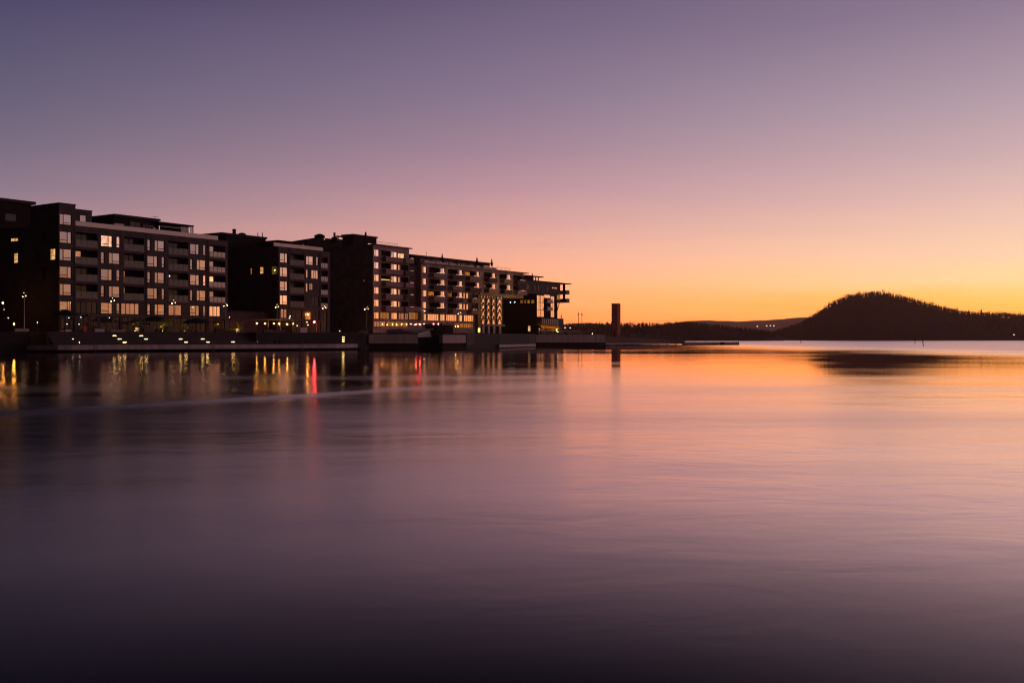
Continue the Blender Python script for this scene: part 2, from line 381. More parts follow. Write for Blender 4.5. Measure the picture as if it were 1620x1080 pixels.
b.win(192, 220.5, zr5, zr5-2.1, 'glass_dim', (.25,.5,.75)); b.win(267, 288, zr5, zr5-2.1, 'glass_dim', (.5,)); b.win(331.5, 349, zr5, zr5-2.1, 'glass_c', (.35,.7)); b.win(120, 154, zr5, zr5-2.1, 'glass_d', (.25,.5,.75))
for (u, v) in ((96,118),(122,155),(159,190),(194,222),(226,262),(266,298),(302,326),(331,356)):
    b.win(u, v, 6.25, 3.55, 'glass_d', (.33,.66), ())
b.trims((117.5, 231, 329), [(93.2, 119, rowz(r)-2.62) for r in range(1,5)] + [(158.5, 192, rowz(r)-2.62) for r in range(1,5)] + [(232.4, 262, rowz(r)-2.62) for r in range(1,5)] + [(300, 328, rowz(r)-2.62) for r in range(1,5)], 'dmetal')
b.finish()
# taller corner and set-back top floor
c0, c1 = sx(93), sx(119.4)
m = MB(); fbox(m, c0, sx(94.6), -9, 0, 22.553, 26.15); fbox(m, sx(113.6), c1, -9, 0, 22.553, 26.15); fbox(m, sx(94.6), sx(113.6), -9, 0, 22.553, rowz(0)-2.08+.001); fbox(m, sx(94.6), sx(113.6), -9, 0, rowz(0), 26.15); fbox(m, sx(94.6), sx(113.6), -9, -.3, rowz(0)-2.08, rowz(0))
m.build('corner_tower', M['brick'], b.root)
b._frame(sx(94.6), sx(113.6), rowz(0)-2.08, rowz(0), -.12, (.32,), (1,), M['glass'])
e1 = s_at(145.5, -2.5)
b.part('penthouse', 'brick', [(c1+.003, e1, -10, -2.5, 22.553, 25.75)])
b._frame(s_at(125.5, -2.5), s_at(136, -2.5), 22.7, 24.9, -2.4, (), (), M['glass'])
b.part('roof', 'roof', [(c0-.1, c1+.1, -9.1, .1, 26.153, 26.32), (c1+.11, e1+.1, -10.1, -2.4, 25.753, 25.9), (c0, b.s1, -34, -12, 22.56, 22.75)])
g = b.part('roof_railing', 'rail_pale', [(c1+.05, s_at(345,-.3), -.34, -.3, 22.56, 23.4)])
b.part('handrail', 'metal', [(c1+.05, s_at(345,-.3), -.36, -.28, 23.403, 23.44)], g)
p0, p1 = s_at(181, -4), s_at(251.5, -4)
pt = b.part('penthouse', 'black', [(p0, p1, -12, -4, 22.56, 25.6)])
b.part('roof', 'roof', [(p0-.2, p1+.1, -12.2, -3.6, 25.603, 26.0)], pt)
b._frame(s_at(205,-4), s_at(222,-4), 22.7, 24.9, -3.9, (.5,), (), M['glass_d']); b._frame(s_at(226,-4), s_at(243,-4), 22.7, 24.9, -3.9, (.5,), (), M['glass_d'])
b.part('stair_tower', 'black', [(s_at(160,-8), p0-.25, -13, -6, 22.56, 25.3)])
m = MB(); fbox(m, s_at(181,-2), s_at(196,-2), -3, -2, 22.56, 24.0); m.build('plant_cabinet', M['pale'], b.root)
m = MB(); fbox(m, s_at(242,-2), s_at(246,-2), -2.8, -2, 22.56, 24.0); m.build('plant_cabinet', M['pale'], b.root)
pg = b.part('pergola', 'black', [(s_at(253,-1.5), s_at(307,-1.5), -6, -1.5, 24.95, 25.2)] + [(s_at(x,-1.6), s_at(x,-1.6)+.16, -1.76, -1.6, 22.56, 24.947) for x in (254,302,305)] + [(s_at(254,-1.6), s_at(254,-1.6)+.16, -5.9, -5.74, 22.56, 24.947)])
b.part('screen', 'pale', [(s_at(286.5,-2), s_at(298.5,-2), -2.1, -2.0, 22.56, 24.75)], pg)
b.part('back_wall', 'black', [(s_at(253.5,-5.8), s_at(286,-5.8), -5.95, -5.8, 22.56, 24.9)], pg)
m = MB(); s_ = s_at(245,-9)
m.tube(Fp(s_,-9,26), Fp(s_,-9,27.3), .03); m.tube(Fp(s_-.9,-9,27.1), Fp(s_+.9,-9,27.1), .025)
for k in range(5): m.tube(Fp(s_-.8+.4*k,-9.25,27.1), Fp(s_-.8+.4*k,-8.75,27.1), .02)
m.build('antenna', M['dmetal'], b.root)
for (x, y) in ((108,502.5),(127,502),(172,502.5),(105,512.5),(124,512.8)):
    mb = MB(); D = K/(1857-x); mb.ball(Fp(sx(x), .2, zat(y, D)), .055); mb.build('wall_lamp', M['lampc'], b.root)
mb = MB(); mb.ball(Fp(sx(267.5), .14, zat(436.5, K/(1857-267.5))), .07, sz=1.6); mb.build('wall_lamp', M['lampc'], b.root)

# ------------------------------------------------------------------ rear block behind building 1
x_, D_ = 57, 214
P_ = Vector((*gx(x_, D_), 0)); o_ = (P_-P0).dot(NRM); s_ = (P_-P0).dot(DIR)
zb = zat(319.5, D_)
rt = thing('apartment_building', 'tall rear apartment block whose flat roof edge shows above the far left wall', 'apartment building', Fp(s_-20, o_-8, ZG))
m = MB(); fbox(m, s_-44, s_-.6, o_-14, o_-.8, ZG-.4, zb-.6); m.build('wall', M['black'], rt)
m = MB(); fbox(m, s_-44.5, s_, o_-14.6, o_, zb-.6+.003, zb); m.build('roof', M['roof'], rt)
for k in range(5):
    fr = MB(); a_ = s_-4-k*4.2; fbox(fr, a_-2.4, a_, o_-.797, o_-.74, zb-4.6, zb-3.0); w = fr.build('window', M['frame'], rt)
    pn = MB(); fbox(pn, a_-2.3, a_-.1, o_-.738, o_-.72, zb-4.5, zb-3.1); pn.build('pane', M['glass_d'], w)

# ================================================================== building 2
b = Bld('apartment_building', 'dark apartment building with a tan glass parapet and a red lamp at its foot', 441, 522, 32, 22.4, M['brick']); b.gk = 2
for r in range(1, 6):
    zt = rowz(r)-.15
    if r < 5: b.win(443, 455.5, zt, zt-2.1, 'glass_c' if r == 4 else ('glass_w' if r == 2 else 'glass'), (.66,) if r % 2 else (.36,), (0,) if r % 2 else (1,))
    else: b.win(444, 454.5, zt, zt-2.0, 'glass_dim', (.5,))
    if r < 5:
        b.loggia(459, 481.5, r, door=(457.5, 465, 'glass_gold') if r == 4 else None, zt=zt+.1)
        b.loggia(508, 518.5, r, rail='rail_pale', depth=1.0, zt=zt-.1, door=(509, 517, 'glass_d'))
    if r in (1,):
        b.win(484.5, 496, zt-.1, zt-2.1, 'glass_w', (.34,), (1,)); b.win(500.6, 503.8, zt-.1, zt-2.1, 'glass', (), (0,))
    if r == 2: b.win(484.5, 487.8, zt-.1, zt-2.0, 'glass_w'); b.win(492.8, 503.8, zt-.1, zt-2.1, 'glass_w', (.4,.7))
    if r == 3: b.win(484, 488, zt-.1, zt-2.1, 'glass'); b.win(489.3, 495.5, zt-.1, zt-1.6, 'glass_dim', (.5,))
    if r == 4: b.win(493, 505, zt-.1, zt-2.2, 'glass_d', (.5,))
zt = rowz(5)-.3
b.win(456, 478, zt, zt-2, 'glass_d', (.3,.6)); b.win(483.5, 492.5, zt-.3, zt-2.1, 'glass_or', ()); b.win(495, 505, zt-.3, zt-2.6, 'glass_d', (.5,)); b.win(508, 518, zt-.3, zt-2.6, 'glass_d', (.5,))
b.win(445, 478, 6.1, 3.5, 'glass_d', (.25,.5,.75)); b.win(482, 517, 6.1, 3.5, 'glass_d', (.25,.5,.75))
b.sidewin(411.5, 417, 422, 433, 'glass_lit', True); b.sidewin(396.5, 399, 424, 434, 'glass_or'); b.sidewin(430, 438, 421, 434, 'glass_ol', True); b.sidewin(430, 438, 399, 412, 'glass_d', True); b.sidewin(430, 438, 443, 456, 'glass_d', True)
mb = MB(); k_ = k_at(436.6, b.s0); mb.ball(Fp(b.s0-.35, -k_, zat(428.5, 222)), .08); mb.build('wall_lamp', M['lampw'], b.root)
mb = MB(); mb.ball(Fp(sx(486), .2, zat(497.5, K/(1857-486))), .1); mb.build('wall_lamp', M['bulb'], b.root)
b.trims((457.2, 506), [(441.2, 456.5, rowz(r)-2.7) for r in range(1,5)] + [(483.5, 505, rowz(r)-2.7) for r in range(1,5)], 'dmetal')
b.finish()
b.part('roof', 'roof', [(b.s0, b.s1, -32, -.4, 22.403, 22.55)])
g = b.part('roof_railing', 'rail_pale', [(s_at(433,-.2), s_at(511,-.2), -.24, -.2, 22.556, 23.3)])
b.part('handrail', 'metal', [(s_at(433,-.2), s_at(511,-.2), -.26, -.18, 23.303, 23.34)], g)
p = b.part('penthouse', 'black', [(s_at(447,-6), s_at(481,-6), -12, -6, 22.556, 24.4)])
b.part('roof', 'roof', [(s_at(440,-5), s_at(483,-5), -12.5, -5, 24.403, 24.6)], p)
b.part('cabinet', 'pale', [(s_at(477.5,-3), s_at(481.5,-3), -3.6, -3, 22.556, 23.9)], p)
# taller rear wing of building 2
xa = (348, 420.5); ow = -15
p = b.part('rear_wing', 'black', [(s_at(xa[0],ow-2), s_at(xa[1],ow), -33, ow, ZG, zat(375.5, 232))])
b.part('roof', 'roof', [(s_at(xa[0],ow-2)-1.5, s_at(xa[1],ow)+.15, -33.5, ow+.4, zat(375.5,232)+.003, zat(372.6,232))], p)
b.part('rear_wing', 'black', [(s_at(420.6,ow+3), s_at(432,ow+3), -20, ow+3, ZG, zat(380.5, 229))])
m = MB(); D_ = 236; q = at(370.5, 371, D_); m.lathe((q.x, q.y, q.z), [(.42,-.8),(.42,1.0),(.5,1.02),(.5,1.15),(.3,1.3)]); m.build('chimney', M['black'], b.root)
m = MB(); q = at(383, 371.5, D_); m.lathe((q.x, q.y, q.z), [(1.1,-.6),(1.0,0),(.7,.35),(.2,.5)]); m.build('roof_dome', M['black'], b.root)
for xx in (408, 415):
    m = MB(); q = at(xx, 373, 233); m.tube(q - Vector((0,0,.4)), q + Vector((0,0,.7)), .1); m.build('vent_pipe', M['black'], b.root)

# low wing between buildings 1 and 2
rt = thing('low_wing', 'low dark wooden wing between the two left apartment buildings', 'building', Fp(sx(400), -14, ZG))
m = MB(); fbox(m, sx(360.7), sx(440.5), -26, -3, ZG-.4, zat(493,212)); m.build('wall', M['brick_red'], rt)
m = MB(); fbox(m, sx(360.7), sx(440.5), -26.2, -2.7, zat(493,212)+.003, zat(493,212)+.25); m.build('roof', M['roof'], rt)
m = MB(); fbox(m, sx(366), sx(401), -2.995, -2.9, 3.5, 5.9); m.build('glazing', M['glass_d'], rt)

# ================================================================== rear building with sloped roof (between 2 and 3)
D_ = 262
rt = thing('apartment_building', 'dark rear building with a sloping roof behind the second and third buildings', 'apartment building', (*gx(510,D_), ZG))
pts = [(476,395),(484,388),(495,376.5),(500,376),(545,379),(545,400)]
m = MB(); A = [at(x, y, D_ + (x-510)*.2) for x, y in pts]; back = Vector((-10, 12, 0)); n = len(A)
A = [Vector((p.x,p.y,p.z)) for p in A]; A[0].z = ZG; A[-1].z = ZG
for i in range(n-1):
    m.quad(A[i], A[i+1], A[i+1]+back, A[i]+back)
m.quad(*A); m.quad(*[p+back for p in A][::-1]); m.quad(A[-1], A[0], A[0]+back, A[-1]+back)
m.build('wall', M['black'], rt)
m = MB(); q = at(504.5, 377, 264); m.box(q.x-1.2, q.x+1.2, q.y, q.y+2, q.z-1, q.z+.9); m.lathe((q.x, q.y+1, q.z+.9), [(1,0),(.7,.3),(.1,.4)]); m.build('roof_cabin', M['black'], rt)
m = MB(); q = at(528.5, 378, 264); m.box(q.x-.7, q.x+.7, q.y, q.y+1.2, q.z-1, q.z+.5); m.lathe((q.x, q.y+.6, q.z+.5), [(.28,0),(.28,1.0),(.34,1.02),(.34,1.2)]); m.build('chimney', M['black'], rt)
m = MB(); q = at(513, 378.8, 263); m.ball((q.x, q.y-.4, q.z), .16); m.build('roof_lamp', M['far_l'], rt)

# ================================================================== building 3
b = Bld('apartment_building', 'narrow middle apartment building with a thin projecting roof, taller than its neighbours', 590, 647.2, 24, 25.3, M['brick_warm'])
for r in range(0, 6):
    zt = rowz(r)-.15; hh = 1.62
    b.win(592.3, 600.2, zt, zt-hh, ('glass' if r < 2 else 'glass_w') if r < 5 else 'glass_c', (.28,))
    if r < 5:
        b.loggia(603, 617.5, r, zt=zt-.05, rail='slab', door=(604.5, 615.5, 'glass_d'))
        b.win(619.6, 628.8, zt-.1, zt-1.75, 'glass_w' if r else 'glass', (.2,.42))
        if r: b.win(630.4, 633.2, zt-.15, zt-1.7, 'glass_c')
        else: b.win(629.5, 640, zt-.3, zt-1.75, 'glass_lit', (.4,))
        b.project(605, 632.5, r, (612, 619.5), zt=zt-.25); b.project(634, 647, r, (641, 646), mat='conc_d' if r % 2 else 'slab', out=1.7, zt=zt-.25)
        if r: b.loggia(634.5, 646.5, r, zt=zt-.1, rail='rail_glass', door=(635.5, 645.5, 'glass_d'), depth=1.3)
    else:
        b.win(602, 616.4, zt, zt-hh, 'glass_gold', (.33,.66)); b.win(619.6, 629, zt, zt-hh, 'glass_c', (.2,.42)); b.win(631, 640, zt, zt-hh, 'glass_dim', (.4,)); b.win(641, 646.6, zt, zt-hh, 'glass_dim', (.5,))
b.win(592, 611, 6.5, 5.2, 'glass_dim', (.25,.5,.75)); b.win(612, 646, 6.5, 5.2, 'glass_gold', (.12,.25,.37,.5,.62,.75,.87))
m = MB(); fbox(m, sx(602.7), sx(619), -.3, -.12, zat(443.3,250), zat(442,250)); m.build('strip_lamp', mat_emit('strip_lamp_glow', (1.0,.6,.1), 1.1), b.root)
m = MB(); m.ball(Fp(sx(635), -.3, zat(404,251)), .08); m.build('ceiling_lamp', M['bulb'], b.root)
b.sidewin(575, 577.5, 442, 446, 'glass_w'); b.sidewin(553.5, 559.5, 400, 404, 'glass_d')
b.finish()
b.part('roof', 'slab', [(b.s0-.1, s_at(652.8,.8), -24.2, .8, 25.303, 25.55)])
p0, p1 = s_at(558.5,-7), s_at(595.8,-7)
p = b.part('penthouse', 'black', [(p0, p1, -10.6, -7, 25.556, zat(372.3, 253)-.35)])
b.part('roof', 'roof', [(p0-.2, p1+.2, -10.9, -6.7, zat(372.3,253)-.347, zat(372.3,253))], p)
b.part('window', 'glass_w', [(s_at(582,-7), s_at(591,-7), -6.998, -6.95, 25.75, 26.5)], p)
p2, p3 = s_at(535,-10), s_at(543,-10)
p = b.part('terrace_canopy', 'black', [(p2, p3+1.2, -11.5, -10, zat(376.8,256)-.2, zat(376.8,256)), (p2, p2+.2, -10.2, -10, 25.556, zat(376.8,256)-.203)])
m = MB(); q = Fp(s_at(578.5,-4), -4, 25.556); m.tube(q, q+Vector((0,0,2.6)), .26, .24); m.tube(q+Vector((0,0,2.603)), q+Vector((0,0,3.3)), .3, .16); m.build('chimney', M['black'], b.root)
m = MB()
for i in range(13):
    s_ = s_at(597,-.2) + (s_at(629,-.2)-s_at(597,-.2))*i/12; m.tube(Fp(s_,-.2,25.556), Fp(s_,-.2,26.3), .025, n=5)
m.tube(Fp(s_at(597,-.2),-.2,26.3), Fp(s_at(629,-.2),-.2,26.3), .03, n=5); m.build('roof_railing', M['dmetal'], b.root)

# ================================================================== building 4 (long)
b = Bld('apartment_building', 'long brown apartment building with rows of projecting balconies and closed parasols on its roof', 666, 828, 22, 21.95, M['brick_warm'])
b.cut = (sx(757.6), 14.35)
cols = [(669,675.4),(697.3,704),(726.5,732.2),(754,759.2),(779,784.4),(802.2,808.2)]
logs = [(678,695.5,684,697),(708.5,723.5,714.5,725.5),(735.5,752,743,752.5),(765.5,777.5,768.5,777.5),(790,801,794,802),(811.5,826.5,816.5,824.5)]
for r in range(1, 6):
    zt = rowz(r)-.15; hh = 1.62
    for i, (u, v) in enumerate(cols):
        if r > 2 and u > 750: continue
        if r == 5: continue
        mt = 'glass_w' if (r + i) % 3 else 'glass_c'
        if r == 1: mt = 'glass' if i % 2 == 0 else 'glass_w'
        b.win(u, v, zt, zt-hh, mt, (.3,) if i % 2 == 0 else (.22,.6))
    for i, (u, v, d0, d1) in enumerate(logs):
        if r > 2 and u > (730 if r > 2 else 750): continue
        if r == 5: continue
        dm = {(1,2):'glass_or',(3,0):'glass_or',(3,1):'glass_gold',(2,3):'glass_dim'}.get((r,i),'glass_d')
        b.loggia(u, v, r, zt=zt, rail='slab', door=(u+1,v-1,dm))
        b.project(u+1.5 if i else 680, min(v+3, 827.5), r, (d0, d1), mat='slab' if (r+i) % 2 else 'conc_d', zt=zt-.2, out=1.5)
for r in (3, 4):
    zt = rowz(r)-.15
    b.win(733.5, 736.5, zt, zt-1.6, 'glass_c'); b.win(738, 741.5, zt-.05, zt-1.6, 'glass_c'); b.win(742.5, 750, zt, zt-1.7, 'glass_d', (.5,)); b.project(741, 751, r, (743, 749), zt=zt-.2)
zt = rowz(5)-.15
for (u, v, mt, sp) in ((670.5,675.2,'glass_c',(.5,)),(676.8,694.5,'glass_c',(.16,.33,.5,.66,.83)),(696.5,704.5,'glass_c',(.25,.5)),(706,723.2,'glass_c',(.16,.33,.5,.66,.83)),(726,732.2,'glass_w',(.3,)),(734.2,749.6,'glass_c',(.2,.4,.6,.8))):
    b.win(u, v, zt, zt-1.75, mt, sp)
b.win(668, 700, 6.3, 3.5, 'glass_d', (.2,.4,.6,.8)); b.win(719, 749, 6.4, 5.2, 'glass_gold', (.1,.2,.3,.4,.5,.6,.7,.8,.9))
b.finish()
b.part('roof', 'slab', [(b.s0-.1, s_at(837.5,.7), -22.2, .7, 21.953, 22.2)])
zp = 24.2
p0, p1 = s_at(652,-4.5), s_at(775,-4.5)
p = b.part('penthouse', 'black', [(p0, p1, -16, -4.5, 22.206, zp)])
b.part('roof', 'slab', [(p0-2, s_at(780.5,-3.2), -16.4, -3.2, zp+.003, zp+.28)], p)
for (u, v) in ((664,680),(682,697),(702,718),(722,738),(741,752)):
    b.part('window', 'glass_d', [(s_at(u,-4.5), s_at(v,-4.5), -4.498, -4.42, 22.3, 23.9)], p)
b.part('window', 'glass_gold', [(s_at(765,-4.5), s_at(774.5,-4.5), -4.498, -4.42, 22.3, 23.7)], p)
a_, z_ = s_at(668.5,0), s_at(784,0); n = 46
for i in range(n):
    if R.random() < .8:
        m = MB(); q = a_+(z_-a_)*i/n; fbox(m, q+.1, q+.1+R.uniform(.6,1.3), -.4, .0, 22.21, 22.21+R.uniform(.4,.75)); m.build('planter', M['white'], b.root)
m = MB(); a_, z_ = s_at(785,0), s_at(808,0)
for i in range(12): q = a_+(z_-a_)*i/11; m.tube(Fp(q,0,22.206), Fp(q,0,23.1), .025, n=5)
m.tube(Fp(a_,0,23.1), Fp(z_,0,23.1), .03, n=5); m.build('roof_railing', M['dmetal'], b.root)
m = MB(); q = Fp(s_at(674.5,-5), -5, zp+.28); m.tube(q, q+Vector((0,0,1.4)), .05, n=6); m.build('antenna', M['dmetal'], b.root)
m = MB()
for i in range(90):
    m.leaf(Fp(s_at(727,-1.2)+R.gauss(0,.7), -1.2+R.gauss(0,.3), 22.5+abs(R.gauss(0,.5))), .22, R)
m.build('roof_plant', M['leaf_y'], b.root)
# dark red link between 3 and 4
rt = thing('stair_link', 'windowless dark red link wall between the middle building and the long building', 'building', Fp((sx(647)+sx(666))/2, -6, ZG))
m = MB(); fbox(m, sx(647.4), sx(665.8), -14, -1.2, 6.9, 21.2); m.build('wall', M['brick_red'], rt)
m = MB(); fbox(m, sx(647.4), sx(665.8), -14, -1.0, 21.203, 22.6); m.build('parapet', M['black'], rt)
m = MB(); fbox(m, sx(647.4), sx(665.8), -14, .1, 9.3, 10.5); fbox(m, sx(647.4), sx(665.8), -14, 0, ZG-.3, 6.9); m.build('slab', M['slab'], rt)
fr = MB(); fbox(fr, sx(647.4), sx(665.8), -1.15, -1.1, 6.93, 9.28); w = fr.build('window', M['frame'], rt)
pn = MB()
for i in range(8):
    a_, z_ = sx(647.6), sx(665.6); q = (z_-a_)/8; fbox(pn, a_+q*i+.06, a_+q*(i+1)-.06, -1.098, -1.05, 7.2, 9.0)
pn.build('pane', M['glass_gold'], w)
m = MB(); m.ball(Fp(sx(670.5), .3, zat(492, K/(1857-670.5))), .08); m.build('wall_lamp', M['lampw'], rt)

# closed parasols on roof terraces
pz = thing('closed_parasol', 'closed dark parasol standing on the roof terrace of the long building', 'parasol', (0,0,0), 'closed parasols on the roof of the long building')
m = MB(); m.tube((0,0,0),(0,0,3.1),.035,n=6); m.build('pole', M['dmetal'], pz)
m = MB(); m.lathe((0,0,0), [(.2,1.0),(.3,1.3),(.26,2.0),(.14,2.8),(.03,3.3)], 9); m.build('canopy', M['fabric_d'], pz)
m = MB(); m.box(-.3,.3,-.3,.3,0,.08); m.build('base', M['dmetal'], pz)
for i, (x, o, zz, sc, lb) in enumerate(((699.5,-1.6,22.206,1.0,'closed parasol leftmost on the long building roof, left of the roof plant'),(754.5,-1.6,22.206,1.0,'wider closed parasol in the middle of the long building roof'),(778,-1.4,22.206,1.05,'closed parasol at the right end of the penthouse on the long building'),(842,-3,20.25,.8,'small closed parasol on the end block roof below the long roof'))):
    c = pz if i == 0 else copy_tree(pz)
    c.location = Fp(s_at(x,o), o, zz); c.scale = (sc*(1.35 if i == 1 else 1), sc*(1.35 if i == 1 else 1), sc); c['label'] = lb
bpy.context.view_layer.update()

# ================================================================== glass pavilion
rt = thing('glass_pavilion', 'dark framed glass pavilion with four tall orange reflecting bays on pillars', 'building', Fp(sx(776), -2, ZG))
z1, z0 = zat(468.5, 287), zat(513, 287)
m = MB(); s0, s1 = sx(758.5), sx(798)
fbox(m, s0, s1, -6, -.35, z0, z1+.3); m.build('core', M['black'], rt)
m = MB(); fbox(m, s0-.2, s1+.2, -6.2, .4, z1+.303, z1+.9); m.build('roof', M['slab'], rt)
m = MB(); fbox(m, s0, s1, -6, .2, z0-.45, z0-.003); m.build('floor_slab', M['slab'], rt)
bays = [(761.2,768.2),(769.8,776.6),(778,784.8),(786.6,795)]
for bi, (u, v) in enumerate(bays):
    a_, z_ = sx(u), sx(v); fr = MB()
    zs = [z0+.05, z0+2.4, z0+4.4, z0+6.2, z1]
    fbox(fr, a_-.12, a_, -.3, .12, z0, z1); fbox(fr, z_, z_+.12, -.3, .12, z0, z1)
    for k in range(1,4): fbox(fr, a_, z_, -.28, .06, zs[k]-.1, zs[k]+.1)
    for k in range(4):
        d = R.choice((0,1)); fr.tube(Fp(a_ if d else z_, .05, zs[k]), Fp((a_+z_)/2, .05, zs[k+1]), .11, n=5); fr.tube(Fp((a_+z_)/2, .05, zs[k+1]), Fp(z_ if d else a_, .05, zs[k]), .11, n=5); fr.tube(Fp(a_, .06, (zs[k]+zs[k+1])/2), Fp(z_, .06, zs[k+1]-.3*d), .07, n=5)
    w = fr.build('bay_window', M['frame'], rt); pn = MB()
    for k in range(4):
        nn = 3
        for i in range(nn):
            p, q = a_+(z_-a_)*i/nn, a_+(z_-a_)*(i+1)/nn; j1, j2, j3 = (R.uniform(-.02,.02) for _ in range(3)); u0, v0 = zs[k]+.1, zs[k+1]-.1
            pn.hexa([Fp(p+.03,-.1+j1,u0),Fp(q-.03,-.1+j2,u0),Fp(q-.03,-.13+j2,u0),Fp(p+.03,-.13+j1,u0),Fp(p+.03,-.1+j1+j3,v0),Fp(q-.03,-.1+j2+j3,v0),Fp(q-.03,-.13+j2+j3,v0),Fp(p+.03,-.13+j1+j3,v0)])
    pn.build('pane', M['glass_w'], w)
for x in (764.5, 773, 781.5, 791):
    m = MB(); a_ = sx(x); fbox(m, a_-.55, a_+.55, -.6, .1, ZG-.2, z0-.46); m.build('pillar', M['conc'], rt)
m = MB(); fbox(m, s0, s1, -6, -5.8, ZG-.2, z0-.46); m.build('back_wall', M['black'], rt)
# lit pylon at its left edge
rt = thing('lit_pylon', 'tall olive panel post lit yellow from its foot, left of the glass pavilion', 'pylon', Fp(sx(754.5), .6, ZG))
m = MB(); fbox(m, sx(752.4), sx(757), .3, .8, ZG-.1, zat(466,282)); m.build('panel', mat_plain('olive_panel', (.2,.14,.03), .6), rt)
m = MB(); fbox(m, sx(752.6), sx(755.4), .82, .9, zat(525.5,282), zat(519,282)); m.build('lamp', mat_emit('yellow_sign_glow', (1.0,.66,.1), 3.2), rt)

# ================================================================== end block (building 5)
rt = thing('apartment_building', 'end block at the quay tip with a dark overhanging top and open terraces', 'apartment building', Fp(sx(850), -10, ZG))
sa, sb = sx(848.3), sx(882)
m = MB(); fbox(m, sa, sb, -26, 0, ZG-.3, 16.0); m.build('wall', M['black'], rt)
ztop = zat(446.5, 312)
m = MB(); fbox(m, sx(818), sx(884.3), -26, .5, 16.003, ztop-.003); m.build('upper_storeys', M['brick'], rt)
m = MB(); fbox(m, sx(818), sx(900), -26.3, 1.0, ztop, ztop+.25); m.build('roof', M['roof'], rt)
m = MB(); fbox(m, sx(820), s_at(852.5,-4), -14, -4, ztop+.353, zat(435.8,312)-.25); p = m.build('penthouse', M['black'], rt)
m = MB(); fbox(m, sx(818), s_at(860,-3.5), -14.3, -3.5, zat(435.8,312)-.247, zat(435.8,312)+.05); m.build('roof', M['roof'], p)
for (u, v) in ((844,846.3),(848,850.5)):
    m = MB(); fbox(m, s_at(u,-4), s_at(v,-4), -3.998, -3.94, ztop+.6, zat(437.5,312)); m.build('window', M['glass'], p)
for (u, v, mt) in ((830,834,'rail_glass'),(842.5,844.5,'rail_glass'),(848,851,'rail_glass'),(862.5,865,'rail_glass'),(870.8,872.8,'glass_w'),(874.5,876.5,'glass_w'),(877.5,878.5,'glass_w')):
    m = MB(); fbox(m, sx(u), sx(v), .502, .56, 16.9 if mt != 'glass_w' else zat(456.5,315), 18.7 if mt != 'glass_w' else zat(454,315)); w = m.build('window', M['frame'], rt)
    m = MB(); fbox(m, sx(u)+.06, sx(v)-.06, .562, .58, 17.0 if mt != 'glass_w' else zat(456.2,315), 18.6 if mt != 'glass_w' else zat(454.3,315)); m.build('pane', M[mt], w)
# tall glazed strips of the lower floors
for (u, v) in ((849,854.6),(855.2,859.8),(870.8,876.2)):
    fr = MB(); a_, z_ = sx(u), sx(v); fbox(fr, a_, z_, .003, .08, 8.9, 15.7); w = fr.build('glazed_strip', M['frame'], rt); pn = MB()
    for k in range(3):
        for i in range(3):
            q = (z_-a_)/3; fbox(pn, a_+q*i+.06, a_+q*(i+1)-.06, .082, .12+R.uniform(0,.01), 9.0+2.25*k, 11.1+2.25*k)
    pn.build('pane', M['glass_c'], w)
for (z_, u, v) in ((14.6,862,870),(12.2,862,870)):
    m = MB(); fbox(m, sx(u), sx(v), .003, 1.0, z_-1.2, z_-1.0); fbox(m, sx(u), sx(v), .9, 1.0, z_-.997, z_-.1); m.build('balcony', M['pale'], rt)
m = MB(); fbox(m, sx(861), sx(870), .003, .05, 15.0, 15.9); m.build('window', M['glass_w'], rt)
for zz in (zat(464.5,325), zat(477.5,325)):
    m = MB(); fbox(m, sx(878) if zz > 15 else sx(877), sx(897), -8, 1.0, zz-.35, zz); t = m.build('terrace', M['brick'], rt)
    m = MB(); fbox(m, sx(892), sx(897), .9, .96, zz+.003, zz+1.0); fbox(m, sx(897)-.06, sx(897), -8, .9, zz+.003, zz+1.0); m.build('railing', M['rail_glass'], t)
zz = zat(477.5,325)
m = MB(); fbox(m, sx(877.5), sx(884.2), -8, .45, zz+.003, zat(464.5,325)-.353); m.build('corner_room', M['brick'], rt)
m = MB(); fbox(m, sx(879), sx(883.5), .453, .5, zz+.5, zz+2.2); m.build('window', M['glass_ol'], rt)
for x in (889.4, 891.2):
    m = MB(); fbox(m, sx(x), sx(x)+.35, .2, .55, zz+.003, ztop-.004); m.build('column', M['black'], rt)
m = MB(); m.tube(Fp(sx(878),.3,9.5), Fp(sx(883),.5,zz-.36), .14, n=6); m.build('brace', M['dmetal'], rt)
m = MB(); fbox(m, sx(851), sx(886.5), .003, 1.2, ZG-.2, zat(503.5,315)); p = m.build('ground_floor', M['brick'], rt)
m = MB()
for i in range(9): a_ = sx(852+i*3); fbox(m, a_, a_+.45, 1.203, 1.4, 5.8, 8.4)
m.build('slats', M['metal'], p)
# band of lit windows at the top of the dark wall (side wall, left of the corner)
for (u, v) in ((823,828),(829,833),(834,839),(840,846)):
    ka, kb = k_at(v, sa), k_at(u, sa); D_ = Fp(sa,-ka,0).y
    m = MB(); fbox(m, sa-.06, sa-.003, -kb, -ka, zat(480,D_), zat(474,D_)); w = m.build('window', M['frame'], rt)
    m = MB(); fbox(m, sa-.08, sa-.062, -kb+.15, -ka-.15, zat(479.6,D_), zat(474.6,D_)); m.build('pane', M['glass_gold'], w)
m = MB(); ka, kb = k_at(839, sa), k_at(835.5, sa); fbox(m, sa-.05, sa-.003, -kb, -ka, zat(524,312), zat(515.5,312)); w = m.build('door', M['glass_lit'], rt)
for (x, y) in ((808,479),(815,479)):
    m = MB(); k_ = k_at(x, sa); m.ball(Fp(sa-.2,-k_, zat(y, 318)), .13); m.build('wall_lamp', M['lampc'], rt)

